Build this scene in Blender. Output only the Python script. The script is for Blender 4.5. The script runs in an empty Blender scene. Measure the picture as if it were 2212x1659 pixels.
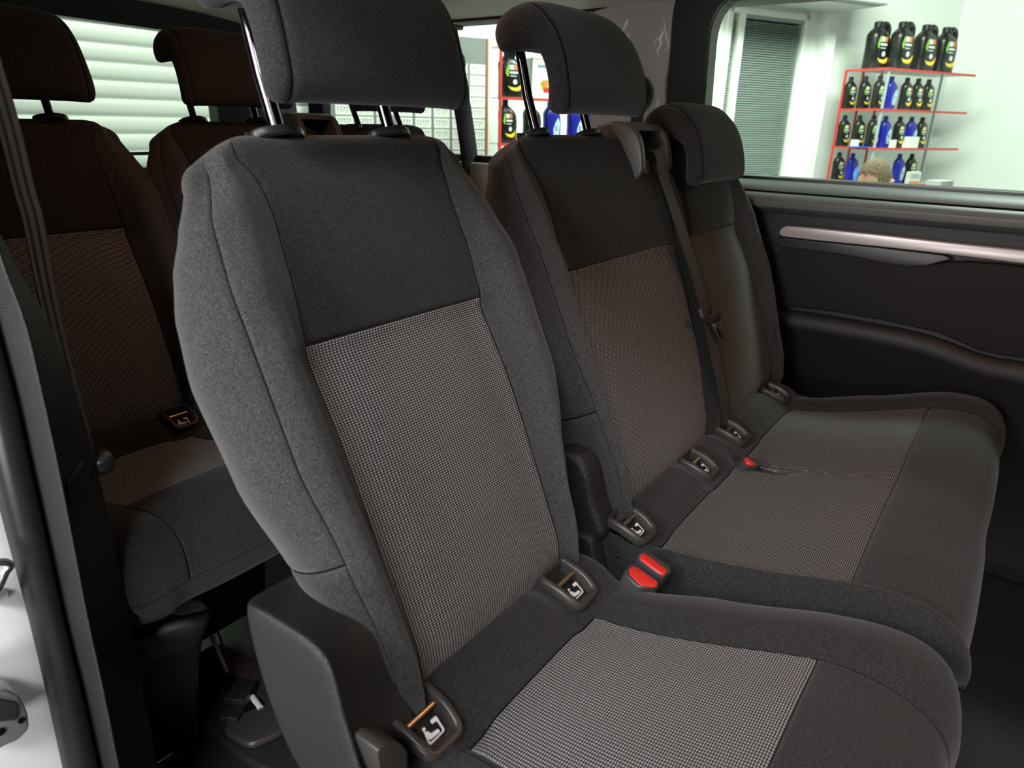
import bpy, bmesh, math, random
from mathutils import Vector, Matrix
random.seed(7)
SC = bpy.context.scene
COL = SC.collection
ZS = 1.5            # camera height above the garage floor; everything is laid out relative to the eye

# ------------------------------------------------------------------ camera, world, lights
FOC = 1500.0
_dx = Vector((2270 - 1106, 290 - 829.5, FOC)).normalized()
_dn = Vector((1, .024, 0)).cross(_dx).normalized()
_up = -_dn if _dn.y > 0 else _dn
_up = (_up - _up.dot(_dx) * _dx).normalized()
_y = _up.cross(_dx)
R3 = Matrix(((_dx.x, _y.x, _up.x), (_dx.y, _y.y, _up.y), (_dx.z, _y.z, _up.z)))   # world -> camera (x right, y down, z forward)
RT = R3.transposed()
cam = bpy.data.cameras.new('camera')
cam.sensor_width = 36.0; cam.lens = FOC / 2212 * 36.0
cam.clip_start = .02; cam.clip_end = 60
cam.dof.use_dof = True; cam.dof.focus_distance = 1.15; cam.dof.aperture_fstop = 6.5
camo = bpy.data.objects.new('camera', cam); COL.objects.link(camo)
rx = RT @ Vector((1, 0, 0)); ry = RT @ Vector((0, -1, 0)); rz = RT @ Vector((0, 0, -1))
camo.matrix_world = Matrix(((rx.x, ry.x, rz.x, 0), (rx.y, ry.y, rz.y, 0), (rx.z, ry.z, rz.z, ZS), (0, 0, 0, 1)))
SC.camera = camo

w = bpy.data.worlds.new('world'); SC.world = w; w.use_nodes = True
w.node_tree.nodes['Background'].inputs[0].default_value = (.82, .9, .84, 1)
w.node_tree.nodes['Background'].inputs[1].default_value = .07
SC.view_settings.view_transform = 'Standard'; SC.view_settings.look = 'None'
SC.view_settings.exposure = 0.0; SC.view_settings.gamma = 1.0; SC.view_settings.use_curve_mapping = False

def area(name, loc, target, size, power, col, sy=None):
    l = bpy.data.lights.new(name, 'AREA'); l.energy = power; l.color = col
    l.shape = 'RECTANGLE'; l.size = size; l.size_y = sy or size
    o = bpy.data.objects.new(name, l); COL.objects.link(o)
    loc = Vector(loc) + Vector((0, 0, ZS)); tg = Vector(target) + Vector((0, 0, ZS))
    o.location = loc; o.rotation_euler = (tg - loc).to_track_quat('-Z', 'Y').to_euler()
    return o
# work lamp at the open side door, added unseen fill lights, shop ceiling lamps, warm dome lamp
area('door_work_light', (-.85, .62, .30), (.9, .55, -.25), .6, 19, (1, .97, .96))
area('door_side_fill_light', (-1.6, -.6, 1.7), (.6, .3, -.5), 1.2, 66, (.97, .98, 1), .5)  # added area light, unseen; stands in for lamps on the door side
area('low_fill_light', (-1.2, .10, -.55), (1.0, .75, .25), .6, 16, (1, .96, .93), .6)  # added fill from below for headliner and floor, no lamp there
area('shop_ceiling_light', (4.3, .6, 1.75), (5.6, 1.4, -.3), 1.8, 185, (.89, 1, .88), .6)
area('shop_ceiling_light', (2.9, 2.3, 1.75), (3.3, 2.9, -.2), 1.6, 26, (.90, 1, .86), .4)
area('sill_fill_light', (2.75, -.1, 1.9), (1.75, .25, -.1), 1.2, 75, (.84, 1, .90), .4)  # added fill aimed at the far window sill, no fixture of its own
area('garage_rear_light', (1.6, 3.0, 1.3), (1.8, 3.6, 0), 1.6, 17, (.94, 1, .90), .3)
def dome(name, loc, power, r=.03):
    l = bpy.data.lights.new(name, 'SPOT'); l.energy = power; l.color = (1, .41, .20); l.shadow_soft_size = r
    l.spot_size = math.radians(165); l.spot_blend = .6
    o = bpy.data.objects.new(name, l); COL.objects.link(o); o.location = Vector(loc) + Vector((0, 0, ZS))
dome('dome_lamp_light', (.84, .93, .29), 2.2)
dome('front_dome_lamp_light', (1.0, -.35, .28), 6.5)

# ------------------------------------------------------------------ pixel helpers (2212 x 1659 frame)
def ray(x, y): return RT @ Vector((x - 1106, y - 829.5, FOC))
def on(x, y, ax, v):
    d = ray(x, y); return d * (v / d[ax])
def dep(x, y, z): return ray(x, y) * (z / FOC)
def onp(x, y, p0, n):
    d = ray(x, y); return d * (Vector(n).dot(p0) / Vector(n).dot(d))

# ------------------------------------------------------------------ materials
MATS = {}
def mat(name, col=(.5, .5, .5), rough=.6, metal=0., spec=.5, bump=None, noise=None, sheen=0., emit=None, coat=0.):
    if name in MATS: return MATS[name]
    m = bpy.data.materials.new(name); m.use_nodes = True; nt = m.node_tree; b = nt.nodes['Principled BSDF']
    b.inputs['Base Color'].default_value = (*col, 1); b.inputs['Roughness'].default_value = rough
    b.inputs['Metallic'].default_value = metal; b.inputs['Specular IOR Level'].default_value = spec
    if sheen: b.inputs['Sheen Weight'].default_value = sheen; b.inputs['Sheen Roughness'].default_value = .5
    if coat: b.inputs['Coat Weight'].default_value = coat; b.inputs['Coat Roughness'].default_value = .06
    if emit: b.inputs['Emission Color'].default_value = (*emit[:3], 1); b.inputs['Emission Strength'].default_value = emit[3]
    tc = nt.nodes.new('ShaderNodeTexCoord')
    if noise:      # (scale, colour 2, contrast low, high)
        n = nt.nodes.new('ShaderNodeTexNoise'); n.inputs['Scale'].default_value = noise[0]; n.inputs['Detail'].default_value = 1.5
        r = nt.nodes.new('ShaderNodeMapRange'); r.inputs[1].default_value = noise[2]; r.inputs[2].default_value = noise[3]
        mx = nt.nodes.new('ShaderNodeMix'); mx.data_type = 'RGBA'
        mx.inputs[6].default_value = (*col, 1); mx.inputs[7].default_value = (*noise[1], 1)
        nt.links.new(tc.outputs['Object'], n.inputs['Vector']); nt.links.new(n.outputs['Fac'], r.inputs[0])
        nt.links.new(r.outputs[0], mx.inputs[0]); nt.links.new(mx.outputs[2], b.inputs['Base Color'])
    if bump:       # (kind, scale, strength, distance)
        if bump[0] == 'grain':
            t = nt.nodes.new('ShaderNodeTexVoronoi'); t.inputs['Scale'].default_value = bump[1]; out = t.outputs['Distance']
        else:
            t = nt.nodes.new('ShaderNodeTexNoise'); t.inputs['Scale'].default_value = bump[1]; t.inputs['Detail'].default_value = 2; out = t.outputs['Fac']
        bp = nt.nodes.new('ShaderNodeBump'); bp.inputs['Strength'].default_value = bump[2]; bp.inputs['Distance'].default_value = bump[3]
        nt.links.new(tc.outputs['Object'], t.inputs['Vector']); nt.links.new(out, bp.inputs['Height']); nt.links.new(bp.outputs['Normal'], b.inputs['Normal'])
    MATS[name] = m
    return m

def math_(nt, op, a, b=None, c=None):
    n = nt.nodes.new('ShaderNodeMath'); n.operation = op
    for i, v in enumerate((a, b, c)):
        if v is None: continue
        if isinstance(v, (int, float)): n.inputs[i].default_value = v
        else: nt.links.new(v, n.inputs[i])
    return n.outputs[0]

def weave(name, dark, light, pu, pv, lo, hi, mixnoise=.35):
    """fabric with light dots in offset rows; UVs are in metres along the cloth"""
    m = bpy.data.materials.new(name); m.use_nodes = True; nt = m.node_tree; b = nt.nodes['Principled BSDF']
    uv = nt.nodes.new('ShaderNodeUVMap'); sp = nt.nodes.new('ShaderNodeSeparateXYZ'); nt.links.new(uv.outputs[0], sp.inputs[0])
    a = math_(nt, 'MULTIPLY_ADD', math_(nt, 'COSINE', math_(nt, 'MULTIPLY', sp.outputs[0], 2 * math.pi / pu)), .5, .5)
    c = math_(nt, 'MULTIPLY_ADD', math_(nt, 'COSINE', math_(nt, 'MULTIPLY', sp.outputs[1], 2 * math.pi / pv)), .5, .5)
    p = math_(nt, 'MULTIPLY', c, math_(nt, 'MULTIPLY_ADD', a, .72, .28))     # bright knots along lighter yarn rows
    r = nt.nodes.new('ShaderNodeMapRange'); r.interpolation_type = 'SMOOTHSTEP'
    r.inputs[1].default_value = lo; r.inputs[2].default_value = hi; nt.links.new(p, r.inputs[0])
    tc = nt.nodes.new('ShaderNodeTexCoord')
    n = nt.nodes.new('ShaderNodeTexNoise'); n.inputs['Scale'].default_value = 420; nt.links.new(tc.outputs['Object'], n.inputs['Vector'])
    f = math_(nt, 'MULTIPLY', r.outputs[0], math_(nt, 'MULTIPLY_ADD', n.outputs['Fac'], mixnoise * 2, 1 - mixnoise))
    mx = nt.nodes.new('ShaderNodeMix'); mx.data_type = 'RGBA'
    mx.inputs[6].default_value = (*dark, 1); mx.inputs[7].default_value = (*light, 1)
    nt.links.new(f, mx.inputs[0]); nt.links.new(mx.outputs[2], b.inputs['Base Color'])
    b.inputs['Roughness'].default_value = .8; b.inputs['Specular IOR Level'].default_value = .3
    b.inputs['Sheen Weight'].default_value = .1
    bp = nt.nodes.new('ShaderNodeBump'); bp.inputs['Strength'].default_value = .5; bp.inputs['Distance'].default_value = .0008
    nt.links.new(r.outputs[0], bp.inputs['Height']); nt.links.new(bp.outputs[0], b.inputs['Normal'])
    MATS[name] = m
    return m

FAB = mat('charcoal_fabric', (.004, .004, .0042), .88, spec=.2, noise=(1050, (.058, .056, .056), .36, .74), bump=('noise', 1000, .5, .0007), sheen=.16)
FAB2 = mat('bolster_fabric', (.007, .007, .007), .85, spec=.24, noise=(1050, (.098, .096, .097), .36, .74), bump=('noise', 1000, .5, .0007), sheen=.2)
SEAM = mat('seam_thread', (.006, .006, .007), .9, spec=.1)
DOT = weave('dotted_fabric', (.016, .015, .016), (.62, .605, .60), .0040, .0027, .18, .92)
DOTS = weave('fine_dotted_fabric', (.020, .018, .018), (.32, .295, .28), .0036, .0027, .15, .95)
PLA = mat('grained_black_plastic', (.022, .022, .023), .36, bump=('grain', 800, .55, .0012))
PLS = mat('smooth_black_plastic', (.018, .018, .019), .38)
PLG = mat('satin_grey_plastic', (.044, .040, .038), .34)
HOOD = mat('hood_plastic', (.080, .080, .076), .34)
RUB = mat('rubber', (.015, .015, .016), .30, bump=('noise', 300, .05, .001))
POST = mat('black_chrome', (.16, .14, .16), .14, metal=1.)
STEEL = mat('brass_toned_steel', (.80, .62, .36), .3, metal=1.)
CHR = mat('polished_steel', (.8, .8, .8), .2, metal=1.)
WHITEINK = mat('white_print', (.8, .8, .8), .6)
RED = mat('red_button', (.75, .03, .025), .38)
BELT = mat('belt_webbing', (.028, .027, .032), .7, bump=('noise', 700, .3, .0006))
BELTR = mat('belt_rib', (.17, .17, .19), .7)
VOID = mat('dark_cavity', (.004, .004, .004), .9, spec=.1)
HEAD = mat('headliner_fabric', (.85, .80, .72), .95, spec=.1, bump=('noise', 500, .3, .0008))
TAUPE = mat('taupe_plastic', (.46, .41, .39), .45, bump=('noise', 400, .15, .0006))
FILM = mat('clear_film_crease', (.95, .9, .9), .3)
CARPET = mat('van_floor', (.012, .012, .013), .55, bump=('grain', 500, .5, .001))
DOORP = mat('door_card_plastic', (.012, .0105, .0105), .55, bump=('grain', 500, .25, .0008))
DOORC = mat('door_card_cloth', (.008, .0075, .008), .85, bump=('noise', 600, .2, .0006))
SILL = mat('sill_plastic', (.13, .135, .13), .45, bump=('noise', 350, .2, .0008))
SILV = mat('silver_trim', (.50, .46, .46), .28, metal=.2)
WHITE = mat('white_paint', (.95, .96, .98), .25, coat=.3)
WALLM = mat('white_wall', (.83, .86, .82), .85)
SHUT = mat('shutter_slat', (.62, .66, .60), .5)
RSH = mat('red_shelf_edge', (.62, .05, .035), .5)
GSH = mat('glass_shelf', (.55, .62, .58), .3)
BLK = mat('black_bottle', (.012, .013, .012), .3)
BLU = mat('blue_bottle', (.012, .016, .30), .3)
def glass(name, tint):
    m = bpy.data.materials.new(name); m.use_nodes = True; nt = m.node_tree
    nt.nodes.remove(nt.nodes['Principled BSDF'])
    t = nt.nodes.new('ShaderNodeBsdfTransparent'); t.inputs[0].default_value = (*tint, 1)
    g = nt.nodes.new('ShaderNodeBsdfGlossy'); g.inputs['Roughness'].default_value = .02
    f = nt.nodes.new('ShaderNodeFresnel'); f.inputs[0].default_value = 1.05
    mx = nt.nodes.new('ShaderNodeMixShader')
    nt.links.new(f.outputs[0], mx.inputs[0]); nt.links.new(t.outputs[0], mx.inputs[1]); nt.links.new(g.outputs[0], mx.inputs[2])
    nt.links.new(mx.outputs[0], nt.nodes['Material Output'].inputs[0]); MATS[name] = m; return m
GLASS = glass('window_glass', (.93, .96, .94))

# ------------------------------------------------------------------ object helpers
def tag(o, label=None, cat=None, group=None, kind=None):
    if label: o['label'] = label
    if cat: o['category'] = cat
    if group: o['group'] = group
    if kind: o['kind'] = kind
    return o
def empty(name, loc, label, cat, group=None):
    o = bpy.data.objects.new(name, None); COL.objects.link(o); o.location = Vector(loc); o.empty_display_size = .05
    return tag(o, label, cat, group)
def base_of(p):
    v = Vector((0, 0, 0))
    while p is not None: v = v + p.location; p = p.parent
    return v
def mesh(name, V, F, mats, parent=None, slots=None, uv=None, smooth=True, weld=False):
    """V in layout space; a child is stored relative to its parents, a top-level mesh to its own base"""
    V = [Vector(v) for v in V]
    if parent is not None: org = base_of(parent)
    else:
        lo = [min(v[i] for v in V) for i in range(3)]; hi = [max(v[i] for v in V) for i in range(3)]
        org = Vector(((lo[0] + hi[0]) / 2, (lo[1] + hi[1]) / 2, lo[2]))
    me = bpy.data.meshes.new(name); me.from_pydata([v - org for v in V], [], F)
    for m in (mats if isinstance(mats, (list, tuple)) else [mats]): me.materials.append(m)
    if slots: me.polygons.foreach_set('material_index', slots)
    if smooth: me.polygons.foreach_set('use_smooth', [True] * len(F))
    if uv:
        l = me.uv_layers.new(name='UVMap')
        for p in me.polygons:
            for li in p.loop_indices: l.data[li].uv = uv[me.loops[li].vertex_index]
    me.update()
    o = bpy.data.objects.new(name, me); COL.objects.link(o)
    if parent is not None: o.parent = parent
    else: o.location = org
    return o
def bevel(o, wd, seg=3, ang=35):
    b = o.modifiers.new('bevel', 'BEVEL'); b.width = wd; b.segments = seg; b.limit_method = 'ANGLE'; b.angle_limit = math.radians(ang)
    b.harden_normals = False
    return o
class MB:
    """collects simple solids into one mesh"""
    def __init__(s): s.V = []; s.F = []; s.S = []
    def add(s, V, F, slot=0):
        k = len(s.V); s.V += [Vector(v) for v in V]; s.F += [[i + k for i in f] for f in F]; s.S += [slot] * len(F); return s
    def box(s, c, size, rot=None, slot=0):
        c = Vector(c); h = Vector(size) / 2; M = rot or Matrix.Identity(3)
        V = [c + M @ Vector((x * h.x, y * h.y, z * h.z)) for x in (-1, 1) for y in (-1, 1) for z in (-1, 1)]
        return s.add(V, [(0, 1, 3, 2), (4, 6, 7, 5), (0, 4, 5, 1), (2, 3, 7, 6), (0, 2, 6, 4), (1, 5, 7, 3)], slot)
    def tube(s, pts, r, n=12, slot=0, cap=True):
        pts = [Vector(p) for p in pts]; rr = r if isinstance(r, (list, tuple)) else [r] * len(pts)
        k = len(s.V); prev = None
        for i, p in enumerate(pts):
            d = (pts[min(i + 1, len(pts) - 1)] - pts[max(i - 1, 0)]).normalized()
            if prev is None:
                a = d.orthogonal().normalized()
            else:
                a = (prev - prev.dot(d) * d).normalized()
            prev = a; b = d.cross(a)
            for j in range(n):
                t = 2 * math.pi * j / n; s.V.append(p + (a * math.cos(t) + b * math.sin(t)) * rr[i])
        for i in range(len(pts) - 1):
            for j in range(n):
                s.F.append([k + i * n + j, k + i * n + (j + 1) % n, k + (i + 1) * n + (j + 1) % n, k + (i + 1) * n + j]); s.S.append(slot)
        if cap:
            s.F.append([k + j for j in range(n)][::-1]); s.F.append([k + (len(pts) - 1) * n + j for j in range(n)]); s.S += [slot, slot]
        return s
    def prism(s, poly, ext, slot=0):
        """poly: 3D points of one face, ext: extrusion vector"""
        n = len(poly); e = Vector(ext); P = [Vector(p) for p in poly]
        return s.add(P + [p + e for p in P], [list(range(n))[::-1], list(range(n, 2 * n))] + [[i, (i + 1) % n, n + (i + 1) % n, n + i] for i in range(n)], slot)
    def build(s, name, mats, parent=None, smooth=False, bev=0, seg=3):
        o = mesh(name, s.V, s.F, mats, parent, s.S, None, smooth)
        bm = bmesh.new(); bm.from_mesh(o.data); bmesh.ops.recalc_face_normals(bm, faces=bm.faces); bm.to_mesh(o.data); bm.free()
        if smooth:
            try: o.data.set_sharp_from_angle(angle=math.radians(40))
            except Exception: pass
        if bev: bevel(o, bev, seg); o.data.polygons.foreach_set('use_smooth', [True] * len(o.data.polygons))
        return o
def lerp(tab, x):
    """tab: [(x, v), ...] ascending"""
    if x <= tab[0][0]: return tab[0][1]
    for (a, va), (b, vb) in zip(tab, tab[1:]):
        if x <= b:
            k = (x - a) / (b - a); k = k * k * (3 - 2 * k) * .5 + k * .5
            return va + (vb - va) * k
    return tab[-1][1]
def cr(p, t):
    """Catmull-Rom through list p of Vectors, t in 0..len-1"""
    i = min(int(t), len(p) - 2); f = t - i
    p1, p2 = p[i], p[i + 1]; p0 = p[i - 1] if i > 0 else p1 * 2 - p2; p3 = p[i + 2] if i + 2 < len(p) else p2 * 2 - p1
    return (p1 * 2 + (p2 - p0) * f + (p0 * 2 - p1 * 5 + p2 * 4 - p3) * f * f + (p1 * 3 - p0 - p2 * 3 + p3) * f ** 3) * .5
def smooth_path(pts, n=6):
    pts = [Vector(p) for p in pts]; out = []
    for i in range((len(pts) - 1) * n + 1): out.append(cr(pts, i / n))
    return out
def rounded(poly, r, n=4):
    """2D polygon with rounded corners; r a number or a list"""
    out = []; N_ = len(poly)
    for i in range(N_):
        p = Vector(poly[i]); a = Vector(poly[i - 1]) - p; b = Vector(poly[(i + 1) % N_]) - p
        ri = r[i] if isinstance(r, (list, tuple)) else r
        k = min(ri, a.length * .48, b.length * .48)
        s, e = p + a.normalized() * k, p + b.normalized() * k
        for j in range(n + 1):
            t = j / n; out.append(s * (1 - t) ** 2 + p * 2 * t * (1 - t) + e * t * t)
    return out

# ------------------------------------------------------------------ seat frame of reference
TH = math.radians(24.6)
TT = Vector((0, math.sin(TH), math.cos(TH))); NN = Vector((0, -math.cos(TH), math.sin(TH)))
J0 = Vector((0, .385, -.53))
C1, C2, C3 = .5335, .99, 1.446
def bk(x, t, n): return Vector((x, 0, 0)) + J0 + TT * t + NN * n
def bpx(x, y, n): return onp(x, y, J0 + NN * n, NN)          # pixel -> plane parallel to the backrest

SEGP = [0, .012, .05, .14, .28, .42, .58, .72, .86, .95, .988]
SEGS = [0, .2, .4, .6, .8]
def shoulder(c, l=True, r=True): return lambda x: .030 * max(0, ((c - x if l else 0) - .125) / .07) ** 1.5 + .026 * max(0, ((x - c if r else 0) - .14) / .07) ** 1.5
def columns(ctrl, seams, fine=0, f0=0):
    """-> list of (param, seamflag)"""
    out = []
    for i in range(len(ctrl) - 1):
        a, b = i in seams, (i + 1) in seams
        ps = SEGP if (a and b) else ([0, .012, .05, .2, .4, .6, .8] if a else ([0, .2, .4, .6, .8, .95, .988] if b else SEGS))
        if fine and f0 - 1 <= i < len(ctrl) - 1 - f0 + 1:
            q = [k / fine for k in range(fine)]
            if a: q = [0, .012, .035] + q[1:]
            if b: q = q + [.97, .988]
            ps = q
        out += [(i + p, a and p == 0) for p in ps]
    out.append((len(ctrl) - 1, False)); return out
def skin(name, G, colseam, rowseam, panels, parent, mats=(FAB,), slotf=None, sign=1, pname='insert_panel', pmat=DOT, ucen=0., plabel=None, closed=True):
    """G[r][c] grid of points. grooves along seams; panel rectangles become parts of their own"""
    R, Cn = len(G), len(G[0])
    g = [[0.] * Cn for _ in range(R)]; sm = [[False] * Cn for _ in range(R)]
    for ci in colseam:
        r0, r1 = colseam[ci]
        for r in range(r0, r1 + 1):
            g[r][ci] = .0034
            for d in (-1, 1): g[r][ci + d] = max(g[r][ci + d], .0012)
    for (ri, c0, c1) in rowseam:
        for c in range(c0, c1 + 1):
            g[ri][c] = .0036
            for d in (-1, 1): g[ri + d][c] = max(g[ri + d][c], .0012)
    V = []
    for r in range(R):
        for c in range(Cn):
            p = G[r][c]
            if g[r][c]:
                a = G[min(r + 1, R - 1)][c] - G[max(r - 1, 0)][c]; b = G[r][min(c + 1, Cn - 1)] - G[r][max(c - 1, 0)]
                nrm = a.cross(b).normalized() * sign; p = p - nrm * g[r][c]
            V.append(p)
    arc = [0.]; cm = Cn // 2
    for r in range(1, R): arc.append(arc[-1] + (G[r][cm] - G[r - 1][cm]).length)
    F, S, PF = [], [], [[] for _ in panels]
    for r in range(R - 1):
        for c in range(Cn - 1):
            f = [r * Cn + c, r * Cn + c + 1, (r + 1) * Cn + c + 1, (r + 1) * Cn + c]
            if sign < 0: f = f[::-1]
            f = f[::-1]
            hit = None
            for k, (r0, r1, c0, c1) in enumerate(panels):
                if r0 <= r < r1 and c0 <= c < c1: hit = k
            if hit is not None: PF[hit].append(f); continue
            F.append(f)
            s = slotf(r, c) if slotf else 0
            for ci in colseam:
                if c in (ci - 1, ci) and colseam[ci][0] <= r < colseam[ci][1]: s = len(mats) - 1
            for (ri, c0, c1) in rowseam:
                if r in (ri - 1, ri) and c0 <= c < c1: s = len(mats) - 1
            S.append(s)
    if closed:
        for r in range(R - 1):
            f = [r * Cn + Cn - 1, r * Cn, (r + 1) * Cn, (r + 1) * Cn + Cn - 1]
            if sign < 0: f = f[::-1]
            F.append(f[::-1]); S.append(0)
    def compact(Fs):
        used = sorted({i for f in Fs for i in f}); m = {k: i for i, k in enumerate(used)}
        return [V[k] for k in used], [[m[i] for i in f] for f in Fs], [(V[k].x - ucen, arc[k // Cn]) for k in used]
    v, f, u = compact(F)
    o = mesh(name, v, f, list(mats), parent, S, u)
    for k, pf in enumerate(PF):
        v, f, u = compact(pf)
        p = mesh(pname, v, f, pmat if not isinstance(pmat, list) else pmat[k], o, None, u)
        p['label'] = plabel or 'light dotted centre panel'
    return o

def rows_with_seams(lo, hi, n, seams, eps=.0011):
    v = [lo + (hi - lo) * i / n for i in range(n + 1)]
    for s in seams:
        v = [x for x in v if abs(x - s) > .007] + [s, s - eps, s + eps, s - .006, s + .006]
    return sorted(v)

tW = [(-.07, .165), (0, .185), (.08, .193), (.15, .206), (.25, .230), (.35, .238), (.42, .233), (.47, .222), (.51, .206), (.54, .190)]
tR = [(-.07, -.03), (0, -.038), (.08, -.042), (.15, -.030), (.19, -.012), (.24, 0)]
tA = [(-.07, .145), (0, .172), (.08, .180), (.155, .190), (.25, .203), (.41, .203), (.49, .190), (.54, .168)]
tB = [(-.07, .125), (0, .131), (.1, .132), (.2, .135), (.35, .134), (.40, .131), (.44, .129), (.48, .126), (.52, .130), (.54, .140)]
tN = [(-.07, -.07), (-.03, -.03), (0, -.008), (.03, 0), (.12, .003), (.25, .004), (.345, -.002), (.36, .005), (.42, .013), (.5, .015), (.54, .010)]
tH = [(-.07, .0), (0, .018), (.06, .026), (.2, .033), (.35, .033), (.42, .022), (.5, .008), (.54, .002)]
tS = [(-.07, -.04), (0, .006), (.06, .02), (.2, .027), (.40, .027), (.48, .014), (.54, .0)]
tD = [(-.07, -.09), (.2, -.105), (.35, -.10), (.45, -.082), (.54, -.052)]

def side(t, sgn, cx, uB=None, dW=0):
    dW = dW + (lerp(tR, t) if sgn > 0 else 0); W, A, B = lerp(tW, t) + dW, lerp(tA, t) + dW * .8, (uB if uB is not None else lerp(tB, t)); D = lerp(tD, t); n0 = lerp(tN, t)
    L = [(.50 * W, D), (.80 * W, D * .95), (.95 * W, D * .55), (W, -.006), (A, lerp(tS, t)), ((A + B) / 2 + .002, n0 * .5 + lerp(tH, t) + .004), (B, n0)]
    return [(cx + sgn * u, n) for u, n in L]
def backrest(ctrlf, ncol_seams, side_cols, parent, panel_seg, nx, notch=None, ucen=0., mats=(FAB, FAB2, SEAM)):
    T1 = .54; rows = rows_with_seams(-.07, T1, 46, [.155, .355])
    c0 = ctrlf(.3); cols = columns(c0, ncol_seams)
    capn = [math.radians(a) for a in (12, 25, 38, 50, 62, 74, 84, 90)]
    G = []
    def rowpts(ctrl): P = [Vector((a, b)) for a, b in ctrl]; return [cr(P, k) for k, _ in cols]
    nm = -.012
    for t in rows:
        q = rowpts(ctrlf(t)); row = []
        for p in q:
            tt = t - (notch(p.x) * max(0, (t - .3) / .24) ** 2 if notch else 0)
            row.append(bk(p.x, tt, p.y))
        G.append(row)
    q = rowpts(ctrlf(T1)); xs = [p.x for p in q]; xm = (min(xs) + max(xs)) / 2
    for a in capn:
        k = math.cos(a); row = []
        for p in q:
            tt = T1 + .026 * math.sin(a) - (notch(p.x) if notch else 0)
            row.append(bk(xm + (p.x - xm) * (1 - (1 - k) * .10), tt, nm + (p.y - nm) * k))
        G.append(row)
    # bottom cap
    k0 = G[0]; m = sum(k0, Vector()) / len(k0); G.insert(0, [m + (p - m) * .5 for p in k0]); rows.insert(0, -.08)
    ci = {i: k for k, (i, s) in enumerate(cols) if i == int(i)}
    r15 = rows.index(.155); r35 = rows.index(.355); last = len(rows) - 1
    colseam = {ci[s]: (2, last + 4) for s in ncol_seams}
    for a in side_cols: colseam[ci[a]] = (2, last)
    rowseam = [(r35, ci[a], ci[b]) for a, b in panel_seg] + [(r15, ci[0], ci[side_cols[0]]), (r15, ci[side_cols[1]], len(cols) - 1)]
    panels = [(1, r35, ci[a], ci[b]) for a, b in panel_seg]
    def slot(r, c):
        k = cols[c][0]
        return 1 if (k < side_cols[0] or k >= side_cols[1] or k < ncol_seams[1] or k >= ncol_seams[-2]) else 0
    return skin('backrest', G, colseam, rowseam, panels, parent, mats, slot, sign=-1, ucen=ucen, pmat=nx)

def ctrl_single(t):
    n0 = lerp(tN, t); B = lerp(tB, t); c = C1
    L = side(t, -1, c); Rr = side(t, 1, c)[::-1]
    return L + [(c - B * .5, n0 + .002), (c, n0 + .003), (c + B * .5, n0 + .002)] + Rr
def ctrl_bench(t):
    n0 = lerp(tN, t); c = C2
    bl = lerp([(-.07, .15), (0, .162), (.1, .155), (.24, .148), (.36, .130), (.45, .128), (.54, .145)], t)
    m1 = lerp([(-.07, .17), (0, .180), (.18, .236), (.35, .270), (.45, .262), (.54, .235)], t)
    m2 = lerp([(-.07, .27), (0, .288), (.18, .325), (.35, .342), (.45, .345), (.54, .36)], t)
    br = lerp([(-.07, .11), (0, .118), (.17, .140), (.35, .152), (.54, .155)], t)
    L = side(t, -1, c, bl); Rr = side(t, 1, C3, br, -.012)[::-1]
    a, b = c + m1, c + m2; c3l, c3r = c + m2, C3 + br
    return L + [(c - bl * .4, n0 + .002), ((c - bl + a) / 2, n0 + .003), (a - (a - c) * .3, n0 + .002), (a, n0),
                (a + .36 * (b - a), n0 + .014), (a + .72 * (b - a), n0 - .016), (b, n0),
                (c3l + (c3r - c3l) * .3, n0 + .002), ((c3l + c3r) / 2, n0 + .003), (c3l + (c3r - c3l) * .7, n0 + .002)] + Rr

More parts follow.
